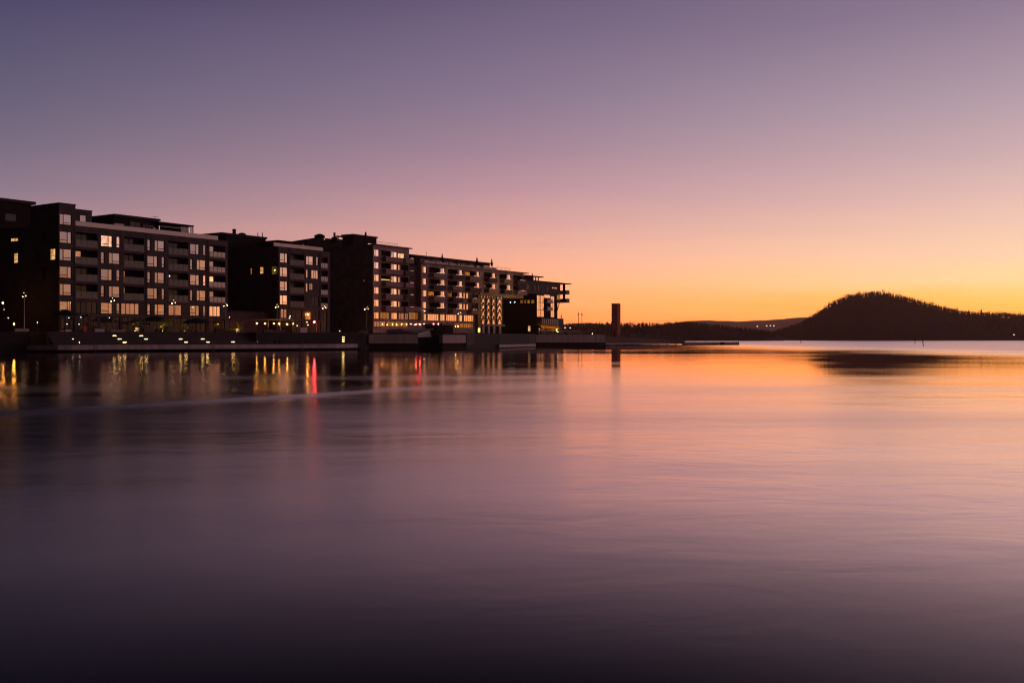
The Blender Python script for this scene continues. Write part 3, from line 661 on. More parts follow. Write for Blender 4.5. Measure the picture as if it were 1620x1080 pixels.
# ================================================================== ground: promenade, landing, steps, quays
def strip(name, front, z0, z1, back, mat):
    m = MB(); pts = [gx(x, D) for x, D in front] + [(p[0]+back[0], p[1]+back[1]) for p in [gx(x, D) for x, D in front][::-1]]
    m.prism(pts, z0, z1); o = m.build(name, M[mat]); o['kind'] = 'structure'; return o
LA, LB = Vector((*gx(93,158),0)), Vector((*gx(575,194),0))
LD = (LB-LA).normalized(); LN = Vector((-LD.y, LD.x, 0)); LL = (LB-LA).length
def Lp(t, k, z): v = LA + LD*t + LN*k; return (v.x, v.y, z)
def lbox(m, t0, t1, k0, k1, z0, z1):
    return m.hexa([Lp(t0,k0,z0),Lp(t1,k0,z0),Lp(t1,k1,z0),Lp(t0,k1,z0),Lp(t0,k0,z1),Lp(t1,k0,z1),Lp(t1,k1,z1),Lp(t0,k1,z1)])
def t_at(x, k):
    q = (x-CX)/F_PX; B = LA + LN*k; return (q*B.y - B.x)/(LD.x - q*LD.y)
# promenade
t4 = t_at(388, 7.6)
edge = [Lp(-40,10,0)[:2], Lp(-2,8.8,0)[:2], Lp(0,7.2,0)[:2], Lp(t4,7.2,0)[:2], Lp(t4,3.2,0)[:2], Lp(t_at(577,3.2),3.2,0)[:2], gx(584,201), gx(661,203), gx(661.5,214), gx(699,216), gx(700,207), gx(738,211), gx(790,228), gx(847,262), gx(848,276), gx(958,283)]
m = MB(); pts = list(edge) + [(32,420), (-10,470), (-400,470), (-400,100), (-130,95)]
m.prism(pts, -1.0, ZG); o = m.build('promenade', M['paving']); o['kind'] = 'structure'
# landing and steps
m = MB(); tend = t_at(575, 0)
m.prism([Lp(-3.5,4.5,0)[:2], Lp(0,0.6,0)[:2], Lp(2,0,0)[:2], Lp(tend-6,0,0)[:2], Lp(tend,2.2,0)[:2], Lp(tend,3.195,0)[:2], Lp(-2,3.195,0)[:2]], .45, 1.2)
o = m.build('landing', M['conc']); o['kind'] = 'structure'
m = MB(); m.prism([Lp(-3,3.2,0)[:2], Lp(1,1.0,0)[:2], Lp(tend,1.0,0)[:2], Lp(tend,3.18,0)[:2]], -1, .445); o = m.build('landing_footing', M['black']); o['kind'] = 'structure'
rise = (ZG-1.2)/4
m = MB()
for i in range(4): lbox(m, 0, t4-.01, 3.2+i*1.0, 3.2+(i+1)*1.0-.003, .3, 1.2+rise*(i+1)-.004*(4-i))
o = m.build('seating_steps', M['conc_d']); o['kind'] = 'structure'
# recessed step lights: separate things
STEP_LB = ['upper lamp of the stepped trio left of the potted tree','middle lamp of the stepped trio left of the potted tree','lower lamp of the stepped trio left of the potted tree','upper lamp of the stepped pair just right of the potted tree','lower lamp of the stepped pair just right of the potted tree',
 'upper lamp of the stepped pair below the sparse yellow shrub','lower lamp of the stepped pair below the sparse yellow shrub','upper lamp of the stepped pair left of the long timber planter','lower lamp of the stepped pair left of the long timber planter','single step lamp below the second potted tree','upper of two small lamps at the left end of the steps','lower of two small lamps at the left end of the steps','faint small lamp on the quay wall below the leftmost amber lamp']
spots = [(181,530.3),(189,534.8),(197,539.3),(223.5,530.5),(231,535),(285.5,535),(294,539.3),(320.5,535),(328.5,539.3),(368.5,539.3),(115.3,534.5),(125.6,539.3),(407,539.3)]
for i, (x, y) in enumerate(spots):
    lvl = {530: 2, 534: 1, 535: 1, 539: 0}[int(y)]
    k = 3.2 + lvl*1.0
    if x > 388: k = 3.2
    t = t_at(x, k); w = .27 if i < 10 else .06
    z = 1.2 + rise*(lvl+1) - .12
    rt = thing('step_light', STEP_LB[i], 'step light', Lp(t,k,z), 'lamps set in the waterside steps')
    m = MB(); lbox(m, t-w-.06, t+w+.06, k-.06, k-.003, z-.12, z+.12); m.build('housing', M['dmetal'], rt)
    m = MB(); lbox(m, t-w, t+w, k-.075, k-.062, z-.026, z+.026); m.build('lens', M['step_l'] if i < 12 else M['far_l'], rt)
for i, y in enumerate((533, 536.6, 540)):
    q = Lp(t_at(543,3.1), 3.1, zat(y, 191)); t = t_at(543,3.1)
    rt = thing('step_light', ('top','middle','bottom')[i] + ' bar of the three glowing bars stacked on the dark quay wall', 'step light', q, 'stack of three glowing bars on the quay wall')
    m = MB(); lbox(m, t-.36, t+.36, 3.11, 3.19, q[2]-.15, q[2]+.15); m.build('housing', M['dmetal'], rt)
    m = MB(); lbox(m, t-.26, t+.26, 3.09, 3.108, q[2]-.035, q[2]+.035); m.build('lens', mat_emit('bar_light', (1.0,.66,.2), 12), rt)
for j, (x, lb) in enumerate(((152,'steel ladder on the landing edge left of the triple step lights'),(338,'steel ladder on the landing edge under the long timber planter'),(478,'steel ladder on the landing edge below the red parasol'))):
    t = t_at(x, -.05); rt = thing('quay_ladder', lb, 'ladder', Lp(t,-.1,0))
    m = MB()
    for e in (-.22,.22): m.tube(Lp(t+e,-.1,-.5), Lp(t+e,-.1,1.9), .03, n=5)
    m.build('rails', M['metal'], rt); m = MB()
    for z in (.1,.4,.7,1.0): m.tube(Lp(t-.22,-.1,z), Lp(t+.22,-.1,z), .02, n=5)
    m.build('rungs', M['metal'], rt)
# concrete aprons over the void
def apron(x0, D0, x1, D1, z0, z1, mat, label, name='quay_apron', back=(-4,5), pile=True):
    rt = thing(name, label, 'quay wall', (*gx((x0+x1)/2,(D0+D1)/2), z0))
    a, c = Vector((*gx(x0,D0),0)), Vector((*gx(x1,D1),0)); n = max(2, int((c-a).length/6))
    for i in range(n):
        p, q = a+(c-a)*(i/n), a+(c-a)*((i+1)/n); e = (c-a).normalized()*.015
        m = MB(); m.prism([(p.x+e.x,p.y+e.y),(q.x-e.x,q.y-e.y),(q.x-e.x+back[0]*.2,q.y-e.y+back[1]*.2),(p.x+e.x+back[0]*.2,p.y+e.y+back[1]*.2)], z0, z1); m.build('panel', M[mat], rt)
    return rt
apron(583.5, 199, 661, 201, zat(543,200), zat(528.3,200), 'conc_p', 'long pale concrete quay panel wall under the lit restaurant terrace')
apron(700.5, 205, 737, 209, zat(542.5,206), zat(529.5,206), 'conc_p', 'short pale concrete quay wall right of the black recess')
apron(738, 210, 847, 261, .9, 3.3, 'conc_d', 'dark ramp wall of the quay below the black end wall')
apron(790, 226, 847.5, 259, .25, .85, 'conc', 'low pale ledge at the waterline below the dark ramp')
apron(848.5, 274, 958, 281, zat(541.5,276), zat(529.3,276), 'conc_p', 'pale concrete quay wall below the orange awning')

# terrace windscreen panels
rt = thing('terrace_windscreen', 'grey netting screen on the quay edge, left of the white screen', 'windscreen', (*gx(625,206), ZG))
m = MB(); A = [at(611,521.5,206), at(638.5,520.8,206), at(640,527.8,205), at(613.5,527.8,205)]; bk = Vector((0,.15,0))
m.hexa([A[3],A[2],A[2]+bk,A[3]+bk,A[0],A[1],A[1]+bk,A[0]+bk]); m.build('netting', M['mesh_grey'], rt)
m = MB(); m.tube(A[0], A[1], .07, n=6); m.build('rail', M['white'], rt)
rt = thing('terrace_windscreen', 'long white screen on the quay edge with a bright top rail', 'windscreen', (*gx(660,206), ZG))
m = MB(); A = [at(639.5,521.6,206.5), at(680,522,207), at(683,533,206.6), at(661.5,533.5,204.6), at(661,527.9,204.6), at(641,527.8,206)]
m.quad(*[A[i] for i in (5,4,3,2,1,0)]); m.quad(*[A[i]+bk for i in range(6)])
for i in range(6): m.quad(A[i], A[(i+1)%6], A[(i+1)%6]+bk, A[i]+bk)
m.build('sheet', M['pale'], rt)
m = MB(); m.tube(A[0]+Vector((.5,0,.15)), A[1]+Vector((.8,0,.15)), .09, n=6); m.build('rail', mat_plain('bright_white_rail', (.85,.82,.78), .3), rt)

# ------------------------------------------------------------------ right pier, floating dock, tower
rt = thing('timber_pier', 'low sloping timber pier running right from the tower foot', 'pier', (*gx(1010,335), 0))
m = MB(); pts = [(957.5,322),(1000,330),(1045,340),(1084,346)]; zt = [zat(532.4,322), zat(533.2,330), zat(535.8,340), zat(538.6,346)]
A = [gx(x,D) for x,D in pts]; Bk = [(p[0]-2,p[1]+14) for p in A]
m.prism(A+Bk[::-1], [.35]*8, zt+zt[::-1]); m.build('deck', M['wood'], rt)
m = MB(); m.prism([gx(958,320.5), gx(1060,341.5), (gx(1060,341.5)[0],343), (gx(958,320.5)[0],322)], .3, .75); m.build('edge_beam', M['conc'], rt)
m = MB()
for i in range(9):
    x = 962+i*13.5; D = 322+ (x-957)*.19; q = gx(x,D); m.tube((q[0],q[1]+1,-1), (q[0],q[1]+1,.34), .2, n=6)
m.build('piles', M['bark'], rt)
m = MB()
for (x,y,D) in ((1005,533.4,333),(1040,535.3,340),(1060,536.4,343)):
    q = at(x,y,D); m.tube(q, q+Vector((0,0,1.0)), .05, n=5)
q1, q2 = at(985,532.8,329)+Vector((0,0,.9)), at(1075,537.6,345)+Vector((0,0,.7)); m.tube(q1, q2, .05, n=5); m.build('railing', M['metal'], rt)
rt = thing('floating_dock', 'long thin floating dock with a row of short posts, out on the orange water', 'dock', (*gx(1125,347), 0))
m = MB(); m.prism([gx(1081.5,345.5), gx(1169.5,349), (gx(1169.5,349)[0],352), (gx(1081.5,345.5)[0],348.5)], .02, .78); m.build('deck', M['conc'], rt)
for i in range(30):
    q = gx(1083+i*2.95, 345.7+i*.118); m = MB(); m.box(q[0]-.16,q[0]+.16,q[1]+.1,q[1]+.5,.783,1.05+R.uniform(-.05,.12)); m.build('post', M['dmetal'], rt)
m = MB(); q = gx(1082.5,345); m.box(q[0]-.2,q[0]+.2,q[1],q[1]+.3,.1,1.5); m.build('ladder', M['white'], rt)
q = gx(1143,346.4); m = MB(); m.box(q[0]-.8,q[0]+.8,q[1],q[1]+.35,.3,1.0); m.build('gate', M['black'], rt)
# tower
D_ = 352; rt = thing('diving_tower', 'tall plain rust brown timber tower standing alone on the pier', 'tower', (*gx(974,D_), 2.5))
cn = at(976.5, 533, D_); zt_ = zat(481, D_); zb_ = 2.4
lf = Vector((-(976.5-967.0)/F_PX*D_, -.9, 0)); rg = Vector(((981.8-976.5)/F_PX*D_*1.01, .75, 0))
p = Vector((cn.x, cn.y, 0))
m = MB(); pts = [p, p+rg, p+rg+lf, p+lf]
m.prism([(q.x,q.y) for q in pts], zb_, zt_); m.build('shaft', M['corten'], rt)
m = MB(); n_ = 5
for i in range(n_):
    a_, c_ = p+rg*(i/n_+.03)+Vector((.01,-.012,0)), p+rg*((i+1)/n_-.03)+Vector((.01,-.012,0)); t_ = Vector((.05,-.05,0))
    m.prism([(q.x,q.y) for q in (a_+t_, c_+t_, c_, a_)], zb_+.6+.5*abs(i-2), zt_-.25)
m.build('slats', M['corten_lit'], rt)  # right face slats coloured lighter, the glow falling on that side painted in
m = MB()
for i in range(7):
    a_, c_ = p+lf*(i/7+.02), p+lf*((i+1)/7-.02); t_ = Vector((0,-.06,0)); e_ = Vector((0,-.004,0))
    m.prism([(q.x,q.y) for q in (c_+t_, a_+t_, a_+e_, c_+e_)], zb_, zt_-.2)
m.build('boarding', M['corten'], rt)
m = MB(); e_ = Vector((.03,-.03,0))
for zz in (5.2, 8.0, 10.8):
    a_, c_ = p+lf*1.0, p
    m.prism([(q.x,q.y) for q in (a_+Vector((-.02,-.1,0)), c_+Vector((.02,-.1,0)), c_+Vector((.02,-.064,0)), a_+Vector((-.02,-.064,0)))], zz, zz+.1)
m.build('joint', M['black'], rt)
m = MB(); a_, c_ = p+lf*.62, p+lf*.35; m.prism([(q.x,q.y) for q in (a_+Vector((0,-.1,0)), c_+Vector((0,-.1,0)), c_+Vector((0,-.064,0)), a_+Vector((0,-.064,0)))], zb_+.3, zb_+2.4); m.build('door', M['black'], rt)
m = MB(); g_ = (lf+rg)*.04; m.prism([(q.x,q.y) for q in (p-g_-Vector((0,.1,0)), p+rg*1.04, p+rg*1.04+lf*1.03, p+lf*1.03-Vector((0,.1,0)))], zt_+.003, zt_+.22); m.build('roof', M['black'], rt)

# ------------------------------------------------------------------ orange awning café at the quay tip
rt = thing('cafe_awning', 'orange awning glowing from the lamps beneath it, at the foot of the end block', 'awning', (*gx(868,288), ZG))
m = MB(); A = [at(849.5,512.2,300), at(878,513.8,302), at(889.5,520.6,284), at(862.5,519.8,282)]
am, nt, out = newmat('orange_canvas')
d = N(nt,'ShaderNodeBsdfDiffuse'); d.inputs[0].default_value=(.85,.5,.05,1); t = N(nt,'ShaderNodeBsdfTranslucent'); t.inputs[0].default_value=(.85,.5,.05,1)
mx = N(nt,'ShaderNodeMixShader'); mx.inputs[0].default_value=.4; nt.links.new(d.outputs[0],mx.inputs[1]); nt.links.new(t.outputs[0],mx.inputs[2]); nt.links.new(mx.outputs[0],out.inputs[0])
up = Vector((0,0,.04)); m.hexa([A[3],A[2],A[1],A[0],A[3]+up,A[2]+up,A[1]+up,A[0]+up]); m.build('canopy', am, rt)
for x, D in ((853,285),(861.5,283.5),(875,285),(881,286)):
    m = MB(); q = gx(x,D); m.tube((q[0],q[1],ZG),(q[0],q[1],zat(519.5,D)), .07, n=6); m.build('post', M['white'], rt)
amb = mat_emit('awning_uplight', (1.0,.62,.14), 420)
for (u, v, D, y) in ((853.5,864,290,521.5),(866,879,290,521.5),(857,868,285,523),(870,884,286,523)):
    z_ = zat(y, D); a_, c_ = gx(u, D), gx(v, D)
    m = MB(); m.box(a_[0],c_[0],D-.16,D+.16,z_-.12,z_-.004); m.box(a_[0],c_[0],D-.2,D-.163,z_-.12,z_+.1); h_ = m.build('lamp_trough', M['dmetal'], rt)
    m = MB(); m.quad((a_[0]+.05,D-.15,z_),(c_[0]-.05,D-.15,z_),(c_[0]-.05,D+.15,z_),(a_[0]+.05,D+.15,z_)); m.build('light_strip', amb, h_)
rt = thing('cafe_fence', 'bright low railing along the quay edge in front of the orange awning', 'fence', (*gx(880,280), ZG))
m = MB(); a_, c_ = Vector((*gx(853,279),ZG)), Vector((*gx(920,283),ZG))
for i in range(24): q = a_+(c_-a_)*(i/23); m.tube(q, q+Vector((0,0,1.0)), .035, n=5)
m.build('posts', M['metal'], rt)
m = MB(); m.tube(a_+Vector((0,0,1.0)), c_+Vector((0,0,1.0)), .08, n=6); m.build('top_rail', mat_plain('brass_rail', (.8,.6,.38), .35), rt)
rt = thing('bench', 'pale long bench right of the café railing', 'bench', (*gx(906,282), ZG))
a_, c_ = gx(896,281), gx(916,282)
m = MB(); m.box(a_[0],c_[0],281,281.8,ZG+.35,ZG+.55); m.build('seat', M['pale'], rt)
m = MB(); m.box(a_[0],c_[0],281.8,281.95,ZG+.5,ZG+1.0); m.build('backrest', M['pale'], rt)
for x in (a_[0]+.3, c_[0]-.3): m = MB(); m.box(x-.08,x+.08,281.1,281.7,ZG,ZG+.35); m.build('leg', M['dmetal'], rt)
# little quay lamps
def lowlamp(x, y, D, mat, label, r=.16, ground=ZG, group=None):
    z = zat(y, D); q = gx(x, D)
    rt = thing('bollard_lamp', label, 'lamp', (*q, ground), group)
    m = MB(); m.tube((*q,ground),(*q,max(z-r,ground+.05)), .05, n=6); m.build('post', M['dmetal'], rt)
    m = MB(); m.ball((*q,z), r*.36); m.build('bulb', M[mat], rt); return rt
lowlamp(937, 527.6, 284, 'lampw', 'small white lamp alone on the quay wall between the café and the tower', .2)
lowlamp(882.5, 525.3, 281, 'lampw', 'bright white lamp beside the café railing under the awning edge', .24)
lowlamp(957.5, 529.5, 300, 'far_l', 'dim lamp at the right end of the pale quay wall', .2)
lowlamp(59, 510, 168, 'lampc', 'cool white lamp alone before the black left wall', .16)
lowlamp(22, 512.8, 162, 'bulb', 'large amber lamp low at the far left beside the pale planter', .3)
lowlamp(4.5, 479.3, 176, 'bulb', 'high amber lamp at the left edge of the picture', .3)
lowlamp(13, 503, 172, 'lampc', 'small bluish lamp at far left between the two amber lamps', .16)
lowlamp(6.5, 489.5, 176, 'far_l', 'faint yellow lamp just below the high amber lamp', .2)
lowlamp(537.5, 523.4, 215, 'lampw', 'white lamp on the promenade between the second and third buildings', .17)
lowlamp(363, 501.8, 204, 'lampc', 'small white lamp at the right foot of the left building', .15)
lowlamp(827, 529, 262, 'far_l', 'upper of two pinkish lamps before the black end wall', .17)
lowlamp(826.5, 533.2, 259.5, 'far_l', 'lower of two pinkish lamps before the black end wall', .17, 2.3)
lowlamp(767, 531, 225, 'lampc', 'tiny white lamp below the glass pavilion', .12, 3.0)
for x in (721, 724.5):
    lowlamp(x, 516.5, 226, 'bulb', 'small amber lamp by the dark kiosk under the long building', .13, group='amber lamps by the dark kiosk')
lowlamp(95.5, 495, 172, 'lampw', 'tall thin wall lamp at the foot of the dark brick corner', .22)
rt = thing('kiosk', 'plain black kiosk standing under the right end of the long lit window strip', 'kiosk', (*gx(702,224), ZG))
a_, c_ = gx(688,222), gx(717,226); zt_ = zat(513.5,222)
m = MB(); m.prism([a_, c_, (c_[0]-2.5,c_[1]+3.5), (a_[0]-2.5,a_[1]+3.5)], ZG, zt_-.2); m.build('wall', M['black'], rt)
m = MB(); m.prism([(a_[0]-.2,a_[1]-.2), (c_[0]+.3,c_[1]-.2), (c_[0]-2.5,c_[1]+3.8), (a_[0]-2.8,a_[1]+3.7)], zt_-.197, zt_); m.build('roof', M['roof'], rt)
# red lamps of the bar
for x, w_ in ((658.5,'leftmost, dimmest'),(664,'second from left'),(686,'second from right'),(693.5,'rightmost')):
    q = at(x, 512.5, 240)
    rt = thing('red_lamp', w_ + ' of the four red lamps in the bar under the long building', 'lamp', q, 'red lamps of the bar')
    m = MB(); m.ball(q, .085); m.build('bulb', M['red_l'] if x != 658.5 else mat_emit('red_lamp_dim', (1,.05,.04), 190), rt)
    m = MB(); m.tube(q+Vector((0,0,.16)), q+Vector((0,0,.9)), .015, n=4); m.build('cord', M['dmetal'], rt)
for i in range(10):
    x = 606 + i*7.3 + R.uniform(-1,1); q = at(x, 512.6+R.uniform(-.4,1.2), 240)
    rt = thing('pendant_lamp', 'small golden pendant lamp in the restaurant row under the middle building', 'lamp', q, 'golden pendant lamps of the restaurant')
    m = MB(); m.ball(q, .04); m.build('bulb', M['bulb'], rt)
    m = MB(); m.tube(q+Vector((0,0,.05)), q+Vector((0,0,.9)), .015, n=4); m.build('cord', M['dmetal'], rt)

# ------------------------------------------------------------------ street lamps with clustered heads
lp = thing('street_lamp', 'x', 'street lamp', (0,0,0), 'mast lamps with clustered heads along the promenade')
m = MB(); m.tube((0,0,0),(0,0,6.3),.09,.05,8); m.build('mast', M['metal'], lp)
m = MB(); m.lathe((0,0,0), [(.18,0),(.18,.12),(.1,.2)], 8); m.build('base', M['dmetal'], lp)
for i, (a, z, rr) in enumerate(((-10,6.1,.36),(170,5.95,.42),(80,6.3,.3),(-60,6.55,.25))):
    ca, sa_ = math.cos(rad(a)), math.sin(rad(a))
    m = MB(); m.tube((0,0,z-.25),(ca*rr,sa_*rr,z),.03,n=5); m.lathe((ca*rr,sa_*rr,z-.03), [(.14,0),(.16,.08),(.08,.2)], 8); hd = m.build('lamp_head', M['dmetal'], lp)
    m = MB(); m.ball((ca*rr,sa_*rr,z-.11), (.05,.065,.032,.025)[i], 8); m.build('bulb', M['lampw'], hd)
lst = [(38.5,466,166,'leftmost mast lamp, before the black wall at far left'),(178.5,473.5,178,'mast lamp before the lower windows left of the potted tree'),(275,477,190,'mast lamp above the yellow lit shrubs'),(357,481.5,201,'mast lamp at the right corner of the left brick building'),
       (438.3,483.5,212,'mast lamp at the left corner of the second building, above the string of amber lamps'),(513.3,485.5,222,'mast lamp with an arched head by the red parasol'),(580,487,232,'mast lamp before the dark side wall of the middle building'),(727,494,246,'mast lamp under the long building beside the amber strip of windows')]
for i, (x, y, D, lb) in enumerate(lst):
    c = lp if i == 0 else copy_tree(lp)
    zt_ = zat(y, D); c.location = (*gx(x, D), ZG); c.scale = (1,1,(zt_-ZG)/6.2); c.rotation_euler = (0,0,R.uniform(-.5,.5)); c['label'] = lb
mp_ = thing('light_mast', 'x', 'mast', (0,0,0), 'unlit masts near the tower')
m = MB(); m.tube((0,0,0),(0,0,8),.11,.08,6); m.build('mast', M['dmetal'], mp_)
m = MB(); m.tube((0,0,7.99),(0,0,9.1),.03,.015,5); m.build('spike', M['dmetal'], mp_)
m = MB(); m.box(-.3,.3,-.08,.08,7.05,7.2); m.lathe((0,0,7.203), [(.2,0),(.26,.12),(.12,.3)], 8); m.build('lamp_head', M['dmetal'], mp_)
for i, (x, y, D, lb) in enumerate(((915.3,488.5,330,'left one of the two tall unlit masts between the café and the tower'),(920.6,489,335,'right one of the two tall unlit masts between the café and the tower'),(888,493.5,322,'shorter unlit mast just right of the end block'))):
    c = mp_ if i == 0 else copy_tree(mp_)
    c.location = (*gx(x, D), ZG); c.scale = (1,1,(zat(y,D)-ZG)/9.1); c['label'] = lb

# ------------------------------------------------------------------ café in front of building 2
rt = thing('cafe_pergola', 'long flat café roof with amber lamps hanging under it by the second building', 'pergola', (*gx(440,205), ZG))
Dp = 206; a_, c_ = gx(404,Dp), gx(482,Dp+4); zt_ = zat(504.2,Dp)
m = MB(); m.prism([a_, c_, (c_[0]-3,c_[1]+6), (a_[0]-3,a_[1]+6)], zt_-.22, zt_); m.build('roof', M['metal'], rt)
for f in (0,.25,.5,.75,1): m = MB(); q = (a_[0]+(c_[0]-a_[0])*f, a_[1]+(c_[1]-a_[1])*f+.2); m.tube((*q,ZG),(*q,zt_-.223),.08,n=6); m.build('post', M['wood'], rt)
for (x, y, w_) in ((406.5,511,'leftmost'),(419.5,511.8,'second from left'),(433,512,'middle'),(442,512.2,'second from right'),(454.6,512.6,'rightmost')):
    q = at(x, y, Dp+1); rt = thing('hanging_lamp', w_ + ' of the five amber ball lamps under the café roof', 'lamp', q, 'amber lamps under the café roof')
    m = MB(); m.ball(q, .085); m.build('bulb', M['bulb'], rt); m = MB(); m.tube(q+Vector((0,0,.08)), (q.x,q.y,zt_-.23), .015, n=4); m.build('cord', M['dmetal'], rt)
for (x, y, mt, r_, w_) in ((464,512,'bulb',.05,'tiny amber lamp just right of the five ball lamps'),(470,515,'lampc',.07,'tiny bluish lamp low over the café tables'),(485.5,509.5,'lampw',.05,'upper tiny lamp left of the red parasol'),(487,513.5,'bulb',.05,'lower tiny lamp left of the red parasol'),(459,500,'far_l',.14,'upper pinkish lamp of two stacked above the café roof'),(458,503,'lampc',.1,'lower bluish lamp of two stacked above the café roof')):
    q = at(x, y, Dp+4); rt = thing('fairy_lamp', w_, 'lamp', q, 'tiny café lamps')
    m = MB(); m.ball(q, r_); m.build('bulb', M[mt], rt); m = MB(); m.tube((q.x,q.y,ZG),(q.x,q.y,q.z-r_), .02, n=4); m.build('stem', M['dmetal'], rt)
# red parasol with its red lamp
q = at(500, 506.5, 208); rt = thing('open_parasol', 'red parasol lit by a red lamp, right of the café roof', 'parasol', (q.x,q.y,ZG))
m = MB(); m.tube((q.x,q.y,ZG),(q.x,q.y,q.z+.05),.05,n=6); m.build('pole', M['white'], rt)
m = MB(); m.lathe((q.x,q.y,q.z), [(1.6,-.42),(1.62,-.36),(.9,-.12),(.1,.12)], 8); m.build('canopy', M['fabric_r'], rt)
q2 = at(497.3, 509.3, 206.5); rt = thing('red_lamp', 'large bright red lamp under the red parasol edge', 'lamp', q2)
m = MB(); m.ball(q2, .15); m.build('bulb', M['red_l'], rt); m = MB(); m.tube(q2+Vector((0,0,.2)), q2+Vector((0,0,.6)), .02, n=4); m.build('cord', M['dmetal'], rt)
# dark open parasols and pergola before building 1
for (x, yt, D, rr, lb) in ((104,489.5,171,2.3,'black open parasol before the corner window of the left building'),(247,499.5,184,2.6,'black open parasol before the wide orange window of the left building'),(311,503,190,2.6,'black open parasol before the right ground windows of the left building')):
    q = at(x, yt, D); rt = thing('open_parasol', lb, 'parasol', (q.x,q.y,ZG))
    m = MB(); m.tube((q.x,q.y,ZG),(q.x,q.y,q.z+.05),.05,n=6); m.build('pole', M['dmetal'], rt)
    m = MB(); m.lathe((q.x,q.y,q.z), [(rr,-1.0),(rr,-.75),(rr*.55,-.3),(.12,.0)], 8); m.build('canopy', M['fabric_d'], rt)
rt = thing('pergola', 'long low dark pergola before the left brick building', 'pergola', (*gx(180,172), ZG))
a_, c_ = gx(139,168), gx(231,178); zt_ = zat(498.6,170)
m = MB(); m.prism([a_, c_, (c_[0]-2.5,c_[1]+3.5), (a_[0]-2.5,a_[1]+3.5)], zt_-.2, zt_); m.build('roof', M['dmetal'], rt)
for x, D in ((141,168.4),(154.5,170),(180,172.7),(205,175.4),(229,178)):
    q = gx(x,D+.3); m = MB(); m.tube((*q,ZG),(*q,zt_-.203),.09,n=6); m.build('post', M['wood'], rt)
# planters and benches on the promenade edge
pl = [(150,165,520.3,525,'pale','low pale planter box under the dark pergola'),(175,198,521.5,526,'pale','long grey bench block left of the potted tree'),(228,245,518,525,'wood','reddish timber planter right of the potted tree'),(270,282,520.5,525.5,'wood','small timber planter between the lit shrubs'),(341,373,520,527,'wood','long timber planter with lit slats left of the second potted tree'),
      (418,433,521,527.3,'wood','yellow lit planter left part below the amber lamps'),(434,452,522.3,527.3,'wood','yellow lit planter right part below the amber lamps'),(104,113,521,524,'pale','small pale bench at the left end of the steps'),(96,112,526.5,530.5,'conc','low concrete block beside the steps at left'),(24,46,519.5,523.7,'conc','pale concrete planter beside the big amber lamp at far left'),(132,137.5,516.5,524.5,'corten','upright rust brown bin before the left building'),(568,583,522,527.5,'wood','timber planter left of the pale quay wall'),(475,486,518,521.5,'pale','pale café counter behind the tables')]
for (x0,x1,y0,y1,mt,lb) in pl:
    xm = (x0+x1)/2; D = 164 + (xm-93)*.083 if xm > 90 else 160
    if xm > 400: D = 164 + (xm-93)*.083 - 2
    a_, c_ = gx(x0,D), gx(x1,D+1.2); zt_ = max(zat(y0,D), ZG+.25)
    rt = thing('planter_box' if 'planter' in lb else ('litter_bin' if 'bin' in lb else ('cafe_counter' if 'counter' in lb else 'bench_block')), lb, 'planter' if 'planter' in lb else ('bin' if 'bin' in lb else ('counter' if 'counter' in lb else 'bench')), (*gx(xm,D), ZG))
    m = MB(); m.prism([a_, c_, (c_[0]-.6,c_[1]+.9), (a_[0]-.6,a_[1]+.9)], ZG, zt_-.08); m.build('body', M[mt], rt)
    m = MB(); m.prism([(a_[0]-.05,a_[1]-.08), (c_[0]+.05,c_[1]-.08), (c_[0]-.6,c_[1]+.95), (a_[0]-.65,a_[1]+.95)], zt_-.077, zt_); m.build('rim', M[mt], rt)
# potted trees and shrubs
def potted(x, D, yt, yb, ypot, label, n=60, lit=90):
    q = gx(x, D); zt_, zp_ = zat(yt,D), zat(ypot,D)
    rt = thing('potted_tree', label, 'potted tree', (*q, ZG))
    m = MB(); m.lathe((*q,ZG), [(.32,0),(.42,zp_-ZG-.08),(.46,zp_-ZG-.07),(.46,zp_-ZG)], 10); m.build('pot', M['pale'], rt)
    m = MB(); m.tube((*q,zp_),(*q,(zp_+zt_)/2),.06,.03,6)
    for k in range(5): a = k*1.26; m.tube((*q,zp_+.3),(q[0]+math.cos(a)*.6,q[1]+math.sin(a)*.6,zp_+.9+.15*k),.03,.01,4)
    m.build('trunk', M['bark'], rt)
    m = MB()
    for k in range(n):
        v = Vector((R.gauss(0,.5),R.gauss(0,.5),R.gauss(0,.4))); m.leaf((q[0]+v.x,q[1]+v.y,(zp_+zt_*1.2)/2.2+v.z), .16, R)
    m.build('crown', M['leaf_y'], rt)
    return rt
gp = potted(217, 174, 506, 526, 518, 'potted tree in a yellow lit pale pot before the left building'); glow(216, 173, 120, gp, -.2)
gp = potted(376, 187, 511.5, 527, 519.5, 'potted tree in a pale pot right of the long timber planter'); glow(375.2, 186, 110, gp, -.2)
for (x, y, D, sp, n, lb, w) in ((257,512.5,179,(1.1,.7,.75),230,'rounded golden lit shrub left of the mast lamp',60),(269,511,181,(.9,.5,.7),90,'loose green shrub right of the golden shrub',16),(292,518.5,182,(1.2,.5,.75),120,'sparse yellow leaved shrub on the promenade edge',30)):
    q = at(x, y, D); rt = thing('shrub', lb, 'shrub', (q.x,q.y,ZG))
    m = MB()
    for k in range(5): m.tube((q.x,q.y,ZG),(q.x+R.gauss(0,.5),q.y+R.gauss(0,.3),q.z+.3),.03,.01,4)
    m.build('stems', M['bark'], rt)
    m = MB()
    for k in range(n): m.leaf((q.x+R.gauss(0,sp[0]*.6),q.y+R.gauss(0,sp[1]*.6),max(ZG+.1,q.z+R.gauss(0,sp[2]*.6))), .15, R)
    m.build('leaves', M['leaf_y'], rt); glow(x, D-1.0, w*3, rt)
